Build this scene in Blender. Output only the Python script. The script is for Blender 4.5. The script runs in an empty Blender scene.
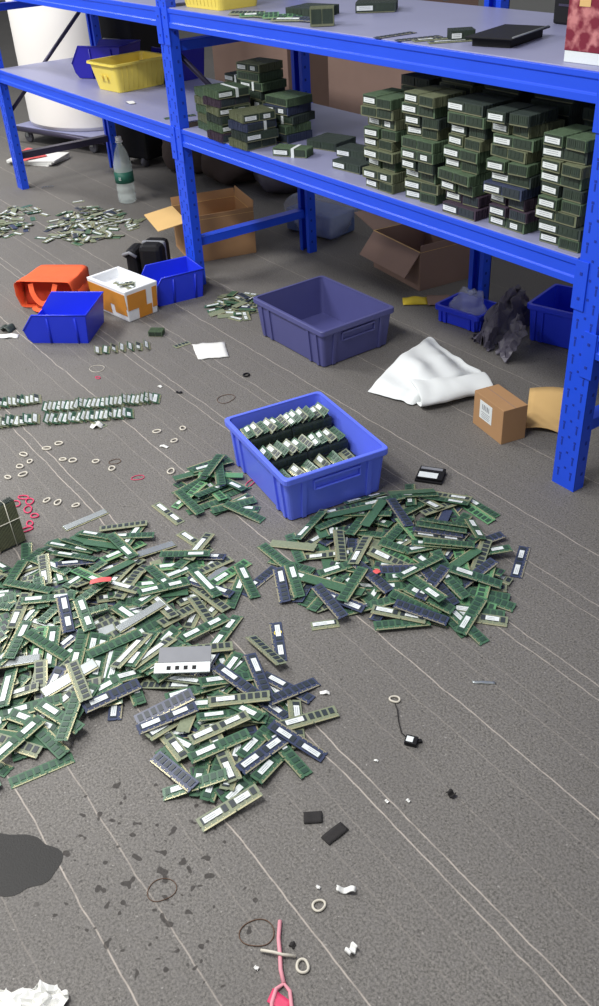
import bpy, bmesh, math, random
from mathutils import Vector, Matrix, Euler, Quaternion
random.seed(11)
PI = math.pi
STICKS = [[-13805,13995,21,855,0,0,518,"R","g1",0],
[-14514,11794,21,952,0,0,305,"R","g2",0],
[-14096,13199,58,-313,32,45,-948,"R","g1",0],
[-15408,14664,21,-484,0,0,-875,"R","l0",0],
[-13175,11584,63,0,-338,-941,0,"R","g0",0],
[-13878,11429,21,912,0,0,411,"R","g1",0],
[-15623,11642,66,927,-26,-22,-374,"R","o2",0],
[-14087,13699,65,981,-9,-30,-189,"R","g2",0],
[-12788,12142,21,671,0,0,741,"R","n2",0],
[-15107,11567,63,383,0,0,924,"R","g2",0],
[-15797,11232,21,95,0,0,996,"R","g0",0],
[-15154,13346,21,0,-248,-969,0,"R","l0",0],
[-15161,12126,21,-623,0,0,782,"R","g2",0],
[-13264,12808,21,948,0,0,318,"R","n0",0],
[-15036,12754,69,23,7,-35,-999,"R","g0",0],
[-14862,13414,68,632,-28,21,774,"R","n0",0],
[-16556,13146,21,999,0,0,-33,"R","l0",0],
[-15242,13793,72,797,-24,-19,603,"R","g1",0],
[-15005,13531,102,797,-48,-20,602,"R","g0",0],
[-14694,13530,129,798,-36,-10,602,"R","o0",0],
[-14410,13432,147,798,-10,2,603,"R","g2",0],
[-14957,14769,21,584,0,0,812,"R","n0",0],
[-14234,12195,64,56,26,-34,-998,"R","o0",0],
[-15249,11726,105,322,0,0,947,"R","n0",1],
[-16455,11721,56,651,-42,-24,757,"R","o1",1],
[-15572,11100,64,5,-969,248,0,"R","g1",1],
[-12396,13053,21,0,777,-630,0,"R","g2",0],
[-12282,13378,63,930,0,2,368,"R","o0",1],
[-12032,13215,80,947,79,40,308,"R","g0",1],
[-11792,13176,87,973,75,48,213,"R","g0",1],
[-11643,12645,58,935,120,42,330,"R","g1",1],
[-11449,12542,54,937,106,37,331,"R","o2",1],
[-15372,12374,103,998,1,-4,-70,"R","g1",0],
[-12005,12728,89,959,108,50,256,"R","l0",1],
[-14125,13920,99,-553,31,2,-833,"R","g1",0],
[-14356,11950,124,262,32,3,964,"R","g1",0],
[-14735,11734,110,-963,82,-53,250,"R","g1",0],
[-14912,14984,63,173,0,0,985,"R","l0",0],
[-14473,12470,63,57,0,0,-998,"R","o0",0],
[-16183,11977,75,647,-35,18,762,"R","n0",1],
[-15750,14222,49,24,620,784,2,"R","o1",0],
[-13278,13803,21,730,0,0,683,"R","o2",0],
[-13416,14264,63,985,0,0,-173,"R","g0",0],
[-15560,13926,108,959,-6,-26,-283,"R","o0",0],
[-15326,12669,138,48,424,901,-78,"R","o2",1],
[-12979,13951,105,555,0,1,832,"R","g2",0],
[-13500,14656,119,773,8,-13,634,"R","n0",1],
[-13623,14105,156,655,-28,-34,754,"R","g1",0],
[-13794,13970,181,552,-32,-30,833,"R","n2",1],
[-13026,14331,230,-844,16,19,-536,"R","g2",1],
[-15596,13196,104,303,-61,7,951,"R","g0",0],
[-15325,14918,142,735,-47,2,676,"R","o0",1],
[-12533,13855,62,982,-1,1,187,"R","o2",0],
[-12776,13822,166,985,7,-32,168,"R","g0",0],
[-14009,12499,123,-591,17,-6,-806,"R","n1",0],
[-14420,14683,132,-555,6,-52,-830,"R","g0",1],
[-14792,14412,144,32,475,879,-1,"R","n1",1],
[-15033,13452,187,-332,6,-4,-943,"R","g0",0],
[-16076,13748,81,-982,13,42,186,"R","g0",0],
[-14324,12085,165,602,28,20,798,"R","g1",0],
[-14882,11906,156,268,48,71,960,"R","o0",0],
[-15647,11178,123,454,41,30,-890,"R","o2",1],
[-14652,12608,228,691,-5,-27,722,"R","o2",0],
[-14391,13495,195,232,14,7,973,"R","g1",0],
[-15797,14432,133,-649,83,10,-756,"R","g0",1],
[-15287,12716,222,961,-19,-61,268,"R","g0",1],
[-14757,11106,129,511,62,-51,856,"R","g0",0],
[-13734,11354,116,554,56,-44,830,"R","g1",0],
[-14116,12520,215,122,-77,10,-989,"R","l0",1],
[-13119,12705,63,-616,0,0,-788,"R","g0",0],
[-12954,14062,273,874,4,55,-482,"R","o0",1],
[-14672,11276,203,956,50,-5,288,"R","g1",0],
[-13907,13647,235,496,8,44,867,"R","o1",0],
[-13651,12751,199,423,44,8,905,"R","o0",0],
[-16277,13380,82,975,-9,-45,-217,"R","g1",0],
[-17037,13579,131,738,-162,-82,650,"R","g2",1],
[-16881,13684,102,805,-169,-94,561,"R","g2",0],
[-16663,13487,131,884,-39,-54,462,"R","l0",0],
[-16374,13382,173,884,-37,-50,463,"R","l0",0],
[-16133,13000,147,983,-17,-44,176,"R","g2",1],
[-12248,13562,214,466,46,-24,883,"R","l0",1],
[-14255,12181,259,980,94,68,160,"R","o1",1],
[-15164,13207,307,832,-55,-3,-553,"R","g1",1],
[-16093,13674,155,-155,64,-18,-986,"R","n0",0],
[-13840,12113,256,942,37,48,329,"R","g1",0],
[-15882,14808,129,-29,71,-44,-996,"R","o2",1],
[-13349,12172,105,765,0,0,644,"R","g2",0],
[-12855,12433,188,876,45,-13,480,"R","g1",0],
[-12697,12027,139,898,106,50,424,"R","l0",0],
[-12557,11710,109,952,89,71,283,"R","g0",0],
[-12311,11500,77,954,-12,40,297,"R","l0",0],
[-14819,13349,317,993,-46,23,-110,"R","l0",1],
[-14357,12679,317,967,18,52,247,"R","g0",1],
[-13150,13576,265,298,-23,-44,953,"R","l0",1],
[-16227,12153,140,-906,37,69,-417,"R","g2",0],
[-15510,15226,165,268,42,-95,-958,"R","g1",1],
[-12513,13478,256,685,44,-52,725,"R","n0",1],
[-14460,13616,241,788,-30,6,-615,"R","n0",0],
[-14614,14359,257,910,-169,-16,378,"R","g0",1],
[-14459,14105,298,923,-118,0,367,"R","g0",1],
[-14339,13858,323,914,-125,0,386,"R","n0",1],
[-14148,13726,333,914,-147,-11,378,"R","o2",1],
[-13923,13452,361,910,-62,2,410,"R","g1",1],
[-13310,12842,221,993,47,81,74,"R","g2",0],
[-16180,14689,202,871,-109,-37,478,"R","g1",1],
[-14014,13219,341,-791,60,-16,-608,"R","g1",1],
[-13428,12171,251,882,57,45,465,"R","g1",1],
[-16126,13611,242,581,-56,-28,812,"R","l0",0],
[-16376,14691,114,336,-70,-11,939,"R","g1",1],
[-13101,13477,304,2,688,724,49,"R","g1",1],
[-12393,10938,119,870,34,16,491,"R","g0",1],
[-13197,11127,124,839,42,10,-542,"R","n0",0],
[-13345,10774,128,851,42,-69,520,"R","g1",1],
[-13746,12239,296,468,-44,54,-881,"R","n1",1],
[-13305,12478,300,679,60,27,731,"R","g1",0],
[-13083,12970,343,986,29,59,-152,"R","g0",1],
[-12682,12719,322,997,36,56,-47,"R","g1",1],
[-12736,12414,278,994,14,102,-45,"R","n0",1],
[-12637,12088,280,998,46,54,5,"R","g0",0],
[-12508,11901,292,987,50,47,143,"R","g1",1],
[-16361,14711,211,110,852,510,32,"R","g1",1],
[-13993,10899,108,998,68,22,3,"R","g1",1],
[-13990,10311,108,609,75,-11,-789,"R","o0",0],
[-14399,10184,120,813,80,-9,-577,"R","g0",1],
[-14699,10140,84,813,75,-14,-578,"R","g1",1],
[-14988,10048,63,864,125,-70,-482,"R","n0",1],
[-15175,9963,78,860,39,-14,-509,"R","o0",0],
[-13359,11743,215,885,32,13,464,"R","g2",1],
[-11872,11979,98,59,58,-4,997,"R","g0",1],
[-16612,11973,123,960,17,-76,-269,"R","g2",0],
[-16760,11748,138,36,-975,201,-86,"R","g0",1],
[-12794,12016,232,498,97,34,861,"R","n2",0],
[-16137,12658,227,530,-24,-34,847,"R","g0",1],
[-14346,10570,127,34,-968,-240,-70,"R","g1",0],
[-14708,15592,47,11,2,-73,997,"R","l0",1],
[-12833,12311,384,577,45,14,816,"R","n1",1],
[-15005,10212,150,978,41,-29,203,"R","g1",0],
[-16591,12219,212,722,-50,-38,690,"R","g0",1],
[-16087,13101,352,17,514,857,29,"R","g1",1],
[-16237,13003,283,926,-32,-54,372,"R","g1",1],
[-16995,12608,166,-835,36,84,-542,"R","g1",0],
[-16424,13687,302,794,0,-5,608,"R","g1",1],
[-14805,15852,21,1000,0,0,10,"R","g1",1],
[-15666,15483,113,272,42,-77,-958,"R","o1",1],
[-16469,10730,71,183,-34,-79,979,"R","g0",1],
[-16658,12636,296,15,873,478,100,"R","g0",1],
[-16546,10696,110,54,-280,958,38,"R","o0",1],
[-14606,10359,234,35,-973,-228,-4,"R","g1",1],
[-16972,11657,141,543,-49,-172,820,"R","o1",0],
[-12785,12017,430,-9,34,42,-998,"R","g1",1],
[-13945,10297,179,190,-29,70,-979,"R","n2",1],
[-14016,11378,279,998,51,14,-12,"R","n0",1],
[-11434,12092,95,998,1,55,-24,"R","g1",1],
[-14869,11090,230,804,46,-22,593,"R","g1",1],
[-12641,11562,239,-186,66,-13,980,"R","g0",1],
[-15896,10187,82,980,21,-40,192,"R","g1",1],
[-11968,6537,21,-852,0,0,-523,"C","o2",0],
[-13604,6576,21,637,0,0,771,"C","o2",0],
[-13525,7061,84,990,-70,10,-125,"C","o1",0],
[-13625,6783,87,988,-80,11,-133,"C","gw",1],
[-13506,6471,89,986,-82,10,-148,"C","o2",0],
[-13646,6241,64,984,3,-8,-176,"C","o2",0],
[-12882,6677,21,292,0,0,956,"C","n2",0],
[-11471,5383,21,825,0,0,565,"C","g1",0],
[-10867,5545,90,694,36,85,714,"C","g1",0],
[-10758,5532,115,602,46,80,793,"C","g2",1],
[-11522,5340,66,438,9,1,899,"C","n0",0],
[-12600,5361,42,869,8,-14,495,"C","n2",0],
[-12719,5403,83,974,11,-11,227,"C","n1",0],
[-11305,5553,63,437,0,0,899,"C","gw",0],
[-12995,5558,21,836,0,0,549,"C","n0",0],
[-12112,5101,93,982,17,-15,187,"C","g2",1],
[-13039,5130,133,668,-35,-1,744,"C","o2",1],
[-13556,5278,43,14,-752,-660,-8,"C","n1",0],
[-11609,4990,145,350,46,-9,936,"C","g2",1],
[-11309,5155,149,415,58,56,906,"C","g1",1],
[-14234,6302,96,20,-995,93,-13,"C","n2",1],
[-13269,6799,148,587,-3,10,809,"C","g1",1],
[-13083,5589,153,7,918,-395,34,"C","o1",1],
[-11628,5838,116,931,-7,24,365,"C","o1",0],
[-12690,4813,111,999,28,-33,-9,"C","o2",1],
[-11978,4580,44,1,0,76,-997,"C","g1",1],
[-11771,6295,116,159,-30,55,985,"C","n0",0],
[-11261,5548,200,394,16,28,918,"C","o2",1],
[-13598,6736,193,863,-10,-2,-505,"C","g1",1],
[-13547,6684,152,809,-10,-3,-587,"C","g2",0],
[-12620,6071,108,-708,39,0,-705,"C","g2",1],
[-13950,6405,165,885,65,-24,-461,"C","n1",1],
[-12188,6088,160,-816,50,-4,-577,"C","o1",1],
[-12446,6121,219,847,-87,-28,524,"C","g1",1],
[-12293,6250,183,-924,81,43,-370,"C","g1",1],
[-11500,6307,191,555,-9,104,825,"C","g1",1],
[-12502,7056,85,984,-73,12,-162,"C","l1",0],
[-11487,5444,253,111,-2,-11,994,"C","o2",1],
[-13268,6657,273,-805,43,-76,-586,"C","g1",1],
[-13455,5908,245,800,11,6,600,"C","g2",1],
[-12227,7366,21,1000,0,0,-19,"C","g2",1],
[-12202,7630,128,706,-55,58,703,"C","n0",1],
[-12328,6945,135,990,-66,32,124,"C","n2",1],
[-12887,6067,199,877,3,4,480,"C","g2",1],
[-10878,6554,124,-996,61,-63,-26,"C","g1",1],
[-10884,6270,119,568,11,108,816,"C","g1",1],
[-14121,5582,113,369,65,24,-927,"C","o1",1],
[-13019,7271,213,988,-50,43,-137,"C","n1",1],
[-12497,6412,256,172,19,-20,-985,"C","g1",1],
[-12424,7629,71,-984,51,-19,-173,"C","n1",1],
[-11428,7181,85,961,-84,31,-263,"C","o1",1],
[-15528,5997,21,696,0,0,718,"L","l1",0],
[-18514,5800,21,155,0,0,988,"L","ow",0],
[-17608,3001,21,-988,0,0,-158,"L","o0",0],
[-17597,5201,21,669,0,0,744,"L","l1",0],
[-19479,4783,21,378,0,0,926,"L","gw",0],
[-15986,6360,50,964,-5,-21,266,"L","l1",0],
[-18923,3790,21,392,0,0,920,"L","o1",0],
[-17112,5754,21,-798,0,0,-602,"L","gw",0],
[-18923,5082,21,-138,0,0,-990,"L","gw",0],
[-19446,5281,63,804,0,0,595,"L","g0",0],
[-19152,5311,86,801,62,46,593,"L","l1",0],
[-18996,5248,101,788,99,71,604,"L","l1",0],
[-18886,5128,111,773,123,86,616,"L","s0",0],
[-18793,4936,110,760,130,88,630,"L","n1",0],
[-18669,4963,118,744,133,84,650,"L","l1",0],
[-18626,4742,128,778,128,91,608,"L","s0",0],
[-16311,4377,21,875,0,0,484,"L","ow",0],
[-16719,4964,44,999,1,-18,49,"L","g1",0],
[-17294,4899,92,722,54,-13,689,"L","gw",0],
[-17094,4932,119,732,107,41,672,"L","g0",0],
[-16921,4883,121,708,108,37,697,"L","ow",0],
[-16761,4925,135,720,124,57,681,"L","o1",1],
[-16591,4979,140,759,121,64,637,"L","s0",1],
[-16305,4904,124,766,65,17,639,"L","ow",0],
[-16270,4786,153,714,66,12,697,"L","o1",0],
[-16774,8459,21,-933,0,0,-361,"L","ow",0],
[-17001,5325,63,989,0,0,146,"L","g0",0],
[-18036,3606,21,886,0,0,463,"L","g0",0],
[-18731,3356,94,644,70,24,762,"L","g1",0],
[-18518,3364,107,682,74,34,726,"L","ow",0],
[-18207,3489,63,651,0,0,759,"L","g0",0],
[-17979,3494,91,649,61,72,755,"L","g0",0],
[-17767,3395,96,633,65,73,768,"L","g0",0],
[-17564,3535,110,594,39,29,803,"L","s0",0],
[-17251,3582,97,599,64,79,794,"L","g1",0],
[-18289,5475,57,525,8,-30,851,"L","g0",0],
[-18292,6070,159,739,-71,22,670,"L","ow",0],
[-17971,6059,161,722,-99,26,685,"L","g0",0],
[-18097,5875,137,809,-109,7,578,"L","ow",0],
[-18055,5712,130,830,-109,2,546,"L","o1",0],
[-17983,5566,123,850,-109,-2,516,"L","ow",0],
[-17874,5399,124,908,-108,-15,405,"L","n1",0],
[-17850,5206,106,929,-64,-3,365,"L","o0",0],
[-16380,3697,21,-883,0,0,-469,"L","ow",0],
[-17004,6233,78,808,-26,34,587,"L","ow",0],
[-17478,6450,116,811,-26,59,582,"L","gw",0],
[-17236,6559,164,781,84,92,612,"L","o1",0],
[-16951,6497,135,847,68,99,517,"L","g0",1],
[-16710,6401,102,798,142,127,572,"L","ow",0],
[-16618,6352,114,793,126,112,586,"L","n1",0],
[-16473,6317,116,781,102,87,610,"L","g0",0],
[-16228,6302,113,784,51,47,616,"L","g2",0],
[-17062,4033,108,603,48,-26,796,"L","o0",0],
[-16553,3993,125,587,67,2,807,"L","ow",0],
[-15708,4314,53,931,3,24,365,"L","g1",0],
[-16253,4493,175,750,56,9,658,"L","o0",0],
[-15971,4319,159,743,-82,-70,661,"L","ow",0],
[-15700,4216,135,736,-83,-69,669,"L","l1",0],
[-15529,4401,122,729,-79,-63,677,"L","g2",0],
[-15358,4364,96,730,-33,-20,683,"L","l1",0],
[-15085,4287,64,796,2,2,605,"L","g2",0],
[-15051,4199,21,777,0,0,630,"L","l1",0],
[-18242,6830,21,148,0,0,-989,"L","g0",0],
[-17666,4399,69,622,9,-1,783,"L","gw",0],
[-18221,4648,237,925,-12,-42,376,"L","n2",0],
[-18112,4693,205,923,-12,-42,382,"L","l1",0],
[-18008,4649,153,928,-162,-116,315,"L","ow",0],
[-17888,4584,165,922,-164,-113,331,"L","g1",0],
[-17664,4632,178,909,-153,-99,375,"L","o1",0],
[-17511,4156,227,967,14,-3,254,"L","ow",1],
[-17476,4023,181,962,14,-3,272,"L","o1",0],
[-15872,4089,145,711,-85,-66,694,"L","gw",0],
[-18994,3292,63,826,0,0,564,"L","gw",0],
[-18279,3313,136,685,14,-30,728,"L","o0",0],
[-15350,5825,76,922,17,44,385,"L","s0",0],
[-15939,5268,21,309,0,0,951,"L","g1",0],
[-19412,3641,21,0,-420,-908,0,"L","ow",0],
[-15941,5835,84,743,2,-18,669,"L","gw",0],
[-16383,6074,221,751,-1,47,659,"L","o1",0],
[-16096,5882,222,638,94,102,757,"L","g1",1],
[-15914,6009,205,657,119,141,731,"L","g1",1],
[-15625,6092,158,673,67,88,731,"L","g1",0],
[-15426,5947,159,625,108,119,764,"L","o0",0],
[-15283,5990,154,554,118,109,817,"L","g2",1],
[-14989,6047,84,560,43,29,827,"L","g1",0],
[-17525,6166,109,813,-26,59,578,"L","o1",1],
[-16887,7446,48,768,-13,15,640,"L","n1",0],
[-19520,5291,124,-113,71,-6,-991,"L","g2",1],
[-19155,3412,101,612,-42,-13,789,"L","l1",0],
[-15978,7405,21,-417,0,0,-909,"L","ow",1],
[-19324,6158,21,788,0,0,616,"L","g1",0],
[-16399,4379,227,-543,0,30,-840,"L","g1",0],
[-17080,3312,245,197,11,-103,975,"L","gw",1],
[-16928,3698,288,271,10,-19,962,"L","l1",1],
[-16183,4390,310,310,51,25,949,"L","g1",1],
[-15895,4582,281,293,84,120,945,"L","g2",1],
[-15733,4719,260,303,83,122,942,"L","g2",1],
[-15431,4830,226,306,68,77,947,"L","ow",1],
[-15327,4920,250,339,55,50,938,"L","g1",1],
[-16631,4035,209,625,18,-84,776,"L","n2",1],
[-16406,3535,196,282,-11,-70,957,"L","o0",0],
[-16545,5929,189,991,4,43,128,"L","gw",1],
[-17288,2088,21,0,820,572,0,"L","ow",0],
[-15999,4116,251,546,43,38,836,"L","o0",0],
[-15863,2950,62,447,27,-14,894,"L","gw",0],
[-16334,1080,21,803,0,0,596,"L","o1",0],
[-16271,1424,74,46,-40,2,998,"L","ow",0],
[-16330,2152,21,99,0,0,995,"L","l1",0],
[-16120,2022,63,236,0,0,972,"L","ow",0],
[-15733,2238,59,247,15,76,966,"L","n2",0],
[-15099,2453,54,78,21,-13,997,"L","gw",0],
[-14832,2282,80,126,22,-12,992,"L","g1",1],
[-19645,4693,129,673,-41,-72,735,"L","g1",0],
[-19831,3872,77,-36,42,-2,-998,"L","o1",0],
[-14539,4513,78,274,42,0,961,"L","n2",1],
[-17168,8401,59,-528,27,-8,-848,"L","ow",0],
[-17107,3324,192,997,62,-16,41,"L","g1",0],
[-18289,4198,265,462,-20,-30,886,"L","g1",1],
[-18013,6663,136,510,-45,50,858,"L","o1",0],
[-17772,7366,21,0,-116,-993,0,"L","ow",0],
[-17934,3251,194,350,-14,-75,934,"L","g1",1],
[-18569,3535,223,789,12,-75,610,"L","ow",0],
[-18822,3245,233,805,25,-50,591,"L","g2",0],
[-18533,2905,186,760,137,18,636,"L","l1",0],
[-18415,2686,169,698,124,-8,705,"L","ow",0],
[-18133,2785,179,678,137,1,722,"L","g0",0],
[-17936,2708,177,656,117,-27,745,"L","g0",0],
[-17421,1844,120,411,30,-43,910,"L","ow",0],
[-17107,4178,268,711,18,-12,703,"L","g2",0],
[-16709,3949,295,254,36,11,966,"L","g2",1],
[-16477,3134,126,982,35,9,-184,"L","o1",0],
[-17757,2569,172,661,106,-38,742,"L","g0",0],
[-17013,1818,141,677,46,7,734,"L","g2",0],
[-16686,1588,104,676,-7,-56,735,"L","gw",0],
[-16006,2539,146,527,-2,-44,848,"L","gw",1],
[-15555,2476,157,477,25,-3,878,"L","g1",1],
[-15737,3251,233,219,144,-31,965,"L","o0",1],
[-15439,3316,204,420,144,19,896,"L","n2",1],
[-17355,7156,121,844,-22,22,535,"L","l1",1],
[-17720,6435,224,-418,51,-30,-906,"L","o0",1],
[-17762,7516,63,316,-3,31,948,"L","g1",0],
[-16386,7773,69,723,-26,1,690,"L","o1",1],
[-17319,4947,335,814,-19,-55,578,"L","g0",1],
[-16715,8213,83,26,560,828,-6,"L","s0",1],
[-16629,6947,186,614,-70,10,786,"L","g0",0],
[-18723,6580,104,-764,74,-4,-641,"L","n1",0],
[-17104,2724,183,863,78,-48,496,"L","ow",0],
[-16892,1581,161,630,46,4,775,"L","ow",0],
[-16465,1315,155,631,14,-52,774,"L","g2",0],
[-16407,1870,166,669,1,-68,740,"L","o1",0],
[-16282,2240,173,736,-10,-89,672,"L","o1",0],
[-15913,2577,218,829,11,-85,552,"L","ow",1],
[-15273,2834,215,796,84,61,597,"L","g1",1],
[-15006,3272,137,629,102,14,770,"L","ow",1],
[-18033,1534,97,502,18,-63,862,"L","n2",0],
[-18376,3814,347,316,7,27,948,"L","o1",1],
[-19961,4917,83,-672,36,81,-735,"L","gw",1],
[-17440,7649,132,-705,24,-24,-708,"L","gw",1],
[-18241,2294,154,499,56,-83,861,"L","o1",0],
[-18206,6402,207,465,-66,-19,883,"L","o1",1],
[-15671,7431,111,-993,98,-49,37,"L","o0",1],
[-18520,5867,203,607,-163,-29,777,"L","o0",1],
[-15930,6946,191,625,-20,108,773,"L","o0",1],
[-19111,2324,149,539,81,-52,837,"L","g1",0],
[-15470,3841,304,687,130,64,712,"L","s0",1],
[-19724,3505,120,560,-24,-41,827,"L","o1",0],
[-16868,6907,209,69,849,524,16,"L","g0",1],
[-15006,6117,128,572,42,30,819,"L","g1",0],
[-20239,5700,54,207,23,-109,-972,"L","g2",1],
[-19179,4051,178,798,-22,-37,601,"L","o1",0],
[-19838,4033,174,868,-4,-48,494,"L","o0",0],
[-19633,3871,209,872,68,-6,485,"L","o0",0],
[-19611,3604,216,865,99,11,492,"L","o0",0],
[-19469,3557,235,864,113,19,491,"L","gw",0],
[-19468,3327,238,875,138,38,462,"L","g2",0],
[-19311,3211,225,886,137,42,442,"L","g1",0],
[-19146,3312,257,806,142,20,575,"L","g0",1],
[-17296,1530,127,42,-681,-731,-31,"L","o1",0],
[-20480,3641,170,968,25,-110,223,"L","o0",0],
[-20665,4029,129,985,-110,-68,111,"L","ow",0],
[-20939,4041,127,986,-110,-67,110,"L","g2",0],
[-20504,3533,206,991,94,-72,-68,"L","g1",0],
[-20998,3178,56,945,115,-37,-305,"L","l1",0],
[-17674,1026,102,997,56,-30,-50,"L","s0",0],
[-16266,644,141,340,13,-57,938,"L","g0",0],
[-14631,4935,140,994,-1,38,-106,"L","gw",1],
[-14761,5209,194,772,21,74,631,"L","g1",1],
[-14875,3922,113,834,135,38,534,"L","ow",0],
[-14640,3963,113,836,140,43,529,"L","g2",0],
[-15047,5765,192,885,6,51,463,"L","o0",0],
[-15403,5355,322,507,-64,-51,858,"L","ow",1],
[-15317,5594,293,447,-58,-28,892,"L","g2",1],
[-15076,5715,274,607,-56,-35,792,"L","ow",1],
[-14876,5805,255,638,-58,-39,767,"L","g0",1],
[-14705,5916,236,655,-63,-47,751,"L","g1",1],
[-14406,6021,210,661,13,33,750,"L","g0",1],
[-14566,6094,175,672,23,46,739,"L","g0",0],
[-20196,4445,104,-767,48,56,-638,"L","ow",0],
[-16925,1822,219,774,45,13,631,"L","g1",0],
[-20214,3850,172,979,-5,-112,-171,"L","g1",0],
[-16639,8781,86,619,10,67,782,"L","l1",1],
[-17287,2258,315,822,11,18,569,"L","ow",0],
[-18034,764,47,998,46,-12,-49,"L","ow",0],
[-17131,8473,100,-691,30,0,-722,"L","o0",1],
[-17754,7887,79,833,-26,34,551,"L","l1",1],
[-18812,5731,224,-603,50,51,-795,"L","g1",1],
[-18254,1109,126,630,22,-55,774,"L","o0",0],
[-17447,7240,207,23,16,-34,-999,"L","g1",1],
[-15265,3767,179,835,139,24,532,"L","ow",1],
[-18757,4504,299,140,-17,-11,990,"L","g0",1],
[-17632,1803,192,38,-907,-416,-47,"L","ow",0],
[-20473,3098,177,893,52,-106,434,"L","n1",0],
[-20383,2727,168,846,58,-95,522,"L","l1",0],
[-18950,1803,161,955,95,-71,-273,"L","o0",0],
[-17791,761,144,931,20,-27,362,"L","o0",0],
[-17721,8547,80,-927,35,49,-370,"L","n2",1],
[-18478,6340,253,96,617,781,26,"L","g2",1],
[-14820,2748,161,951,58,86,290,"L","gw",1],
[-17744,6157,316,972,-35,-48,228,"L","ow",1],
[-14588,2404,119,7,-925,-378,43,"L","g0",1],
[-19088,6957,69,179,33,-66,-981,"L","o1",1],
[-16333,2196,255,30,27,-39,998,"L","gw",0],
[-19769,5173,205,983,17,-18,183,"L","gw",1],
[-16129,2632,280,250,-57,-70,964,"L","gw",1],
[-18096,948,155,938,47,-36,343,"L","g1",0],
[-17834,80,122,910,54,-31,411,"L","gw",0],
[-17265,-141,97,944,116,4,310,"L","g0",0],
[-17292,115,114,927,128,2,354,"L","gw",0],
[-17629,256,103,946,56,-25,317,"L","o0",0],
[-16539,435,155,640,32,-49,766,"L","gw",0],
[-16269,850,206,641,32,18,767,"L","o0",0],
[-15994,1151,183,653,12,16,757,"L","n2",0],
[-18775,7645,84,721,-33,34,692,"L","s0",1],
[-19656,6019,86,987,-111,-36,107,"L","g1",0],
[-18065,8707,142,-473,29,-8,-880,"L","ow",1],
[-14354,2770,156,94,-63,43,-993,"L","g0",1],
[-14771,4068,233,716,73,4,694,"L","g2",1],
[-17886,8351,117,543,-40,6,839,"L","g0",1],
[-14603,2109,162,947,60,71,307,"L","o0",1],
[-14454,4373,249,713,78,99,690,"L","n1",1],
[-16761,2964,334,841,5,16,541,"L","s0",1],
[-14590,3651,241,879,-19,78,-471,"L","g1",1],
[-16459,6665,295,-999,44,17,-13,"L","ow",1],
[-15956,9234,21,597,0,0,802,"L","n1",1],
[-15889,8081,21,-549,0,0,-836,"L","o1",1],
[-14809,7515,75,487,-42,-2,872,"L","g2",1],
[-14023,5845,196,281,105,-56,-952,"L","ow",1],
[-19384,5877,190,808,-117,10,577,"L","n1",1],
[-16366,1209,265,745,30,31,666,"L","ow",0],
[-16849,1840,336,-949,8,-24,316,"L","ow",0],
[-14397,1451,117,999,22,-5,-33,"L","g0",0],
[-14762,1193,63,838,0,0,-546,"L","g0",0],
[-18423,14,101,891,33,-69,-448,"L","g1",0],
[-18903,1387,49,918,10,-18,397,"L","gw",0],
[-19275,1453,71,-968,20,37,-249,"L","o0",0],
[-19724,1398,77,-987,19,40,-153,"L","o1",0],
[-18866,637,73,148,810,559,102,"L","gw",0],
[-19000,533,84,-823,145,105,-539,"L","l1",0],
[-17694,151,47,1,-6,-62,998,"L","s0",0],
[-17349,395,21,-49,0,0,-999,"L","o1",0],
[-17228,2545,437,340,16,15,940,"L","l1",0],
[-15789,610,98,567,47,33,-822,"L","o0",0],
[-17959,8208,210,447,10,-29,-894,"L","g1",1],
[-20355,6000,67,157,971,179,29,"L","g1",0],
[-17665,197,189,603,10,-51,796,"L","g1",0],
[-19778,5851,178,934,-132,-44,328,"L","g1",1],
[-15958,8525,63,914,0,0,-405,"L","g1",1],
[-17146,3260,367,530,-17,8,848,"L","g1",1],
[-19224,7008,100,654,-59,14,754,"L","l1",1],
[-19675,7437,158,876,-55,-12,478,"L","g1",1],
[-15840,5128,350,692,-34,31,-721,"L","g0",1],
[-17892,5431,334,-601,12,33,-799,"L","g0",1],
[-17017,2244,392,344,15,14,938,"L","gw",0],
[-14630,1505,21,234,0,0,-972,"L","g0",1],
[-14417,3388,317,354,14,-51,934,"L","g0",1],
[-16907,6767,313,-590,40,-25,-806,"L","gw",1],
[-19664,4978,241,-162,6,30,-986,"L","o1",1],
[-18553,5752,329,104,89,-43,-990,"L","l1",1],
[-15535,1281,21,0,894,447,0,"L","g0",0],
[-19339,7051,221,23,-8,-13,-1000,"L","g1",1],
[-19928,4267,272,335,-53,40,940,"L","g0",1],
[-19755,7605,95,414,-51,23,908,"L","gw",1],
[-20767,4867,21,192,0,0,981,"L","g1",1],
[-20248,5921,149,-912,161,-4,-377,"L","g2",1],
[-20260,6238,82,-949,208,51,-232,"L","g0",1],
[-20219,6510,68,78,976,200,33,"L","g1",1],
[-20317,6775,57,105,951,290,28,"L","gw",0],
[-20267,6863,90,-939,106,24,-326,"L","g2",1],
[-19739,6791,127,58,940,335,17,"L","g1",1],
[-20305,7545,88,-849,51,32,-524,"L","o0",1],
[-20458,4815,119,-474,65,-35,-877,"L","g0",1],
[-16392,8008,179,967,-37,25,250,"L","n2",1],
[-16084,7824,141,996,-32,19,75,"L","o0",1],
[-19081,3245,334,-930,33,26,-366,"L","g0",1],
[-17982,4639,300,-510,29,28,-859,"L","g0",1],
[-19859,10764,21,701,0,0,-713,"S","g0",1],
[-20117,10389,46,713,-59,-58,696,"S","g1",1],
[-19118,10544,21,936,0,0,352,"S","g2",0],
[-19317,10491,63,731,0,0,-683,"S","g1",0],
[-20437,9761,111,588,27,-64,806,"S","l1",1],
[-19187,10494,107,628,-46,32,-776,"S","g0",1],
[-20724,9950,62,84,28,-13,-996,"S","g1",0],
[-19722,9969,58,652,22,17,-757,"S","g0",1],
[-21238,10986,66,402,-31,11,915,"S","g2",0],
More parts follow.
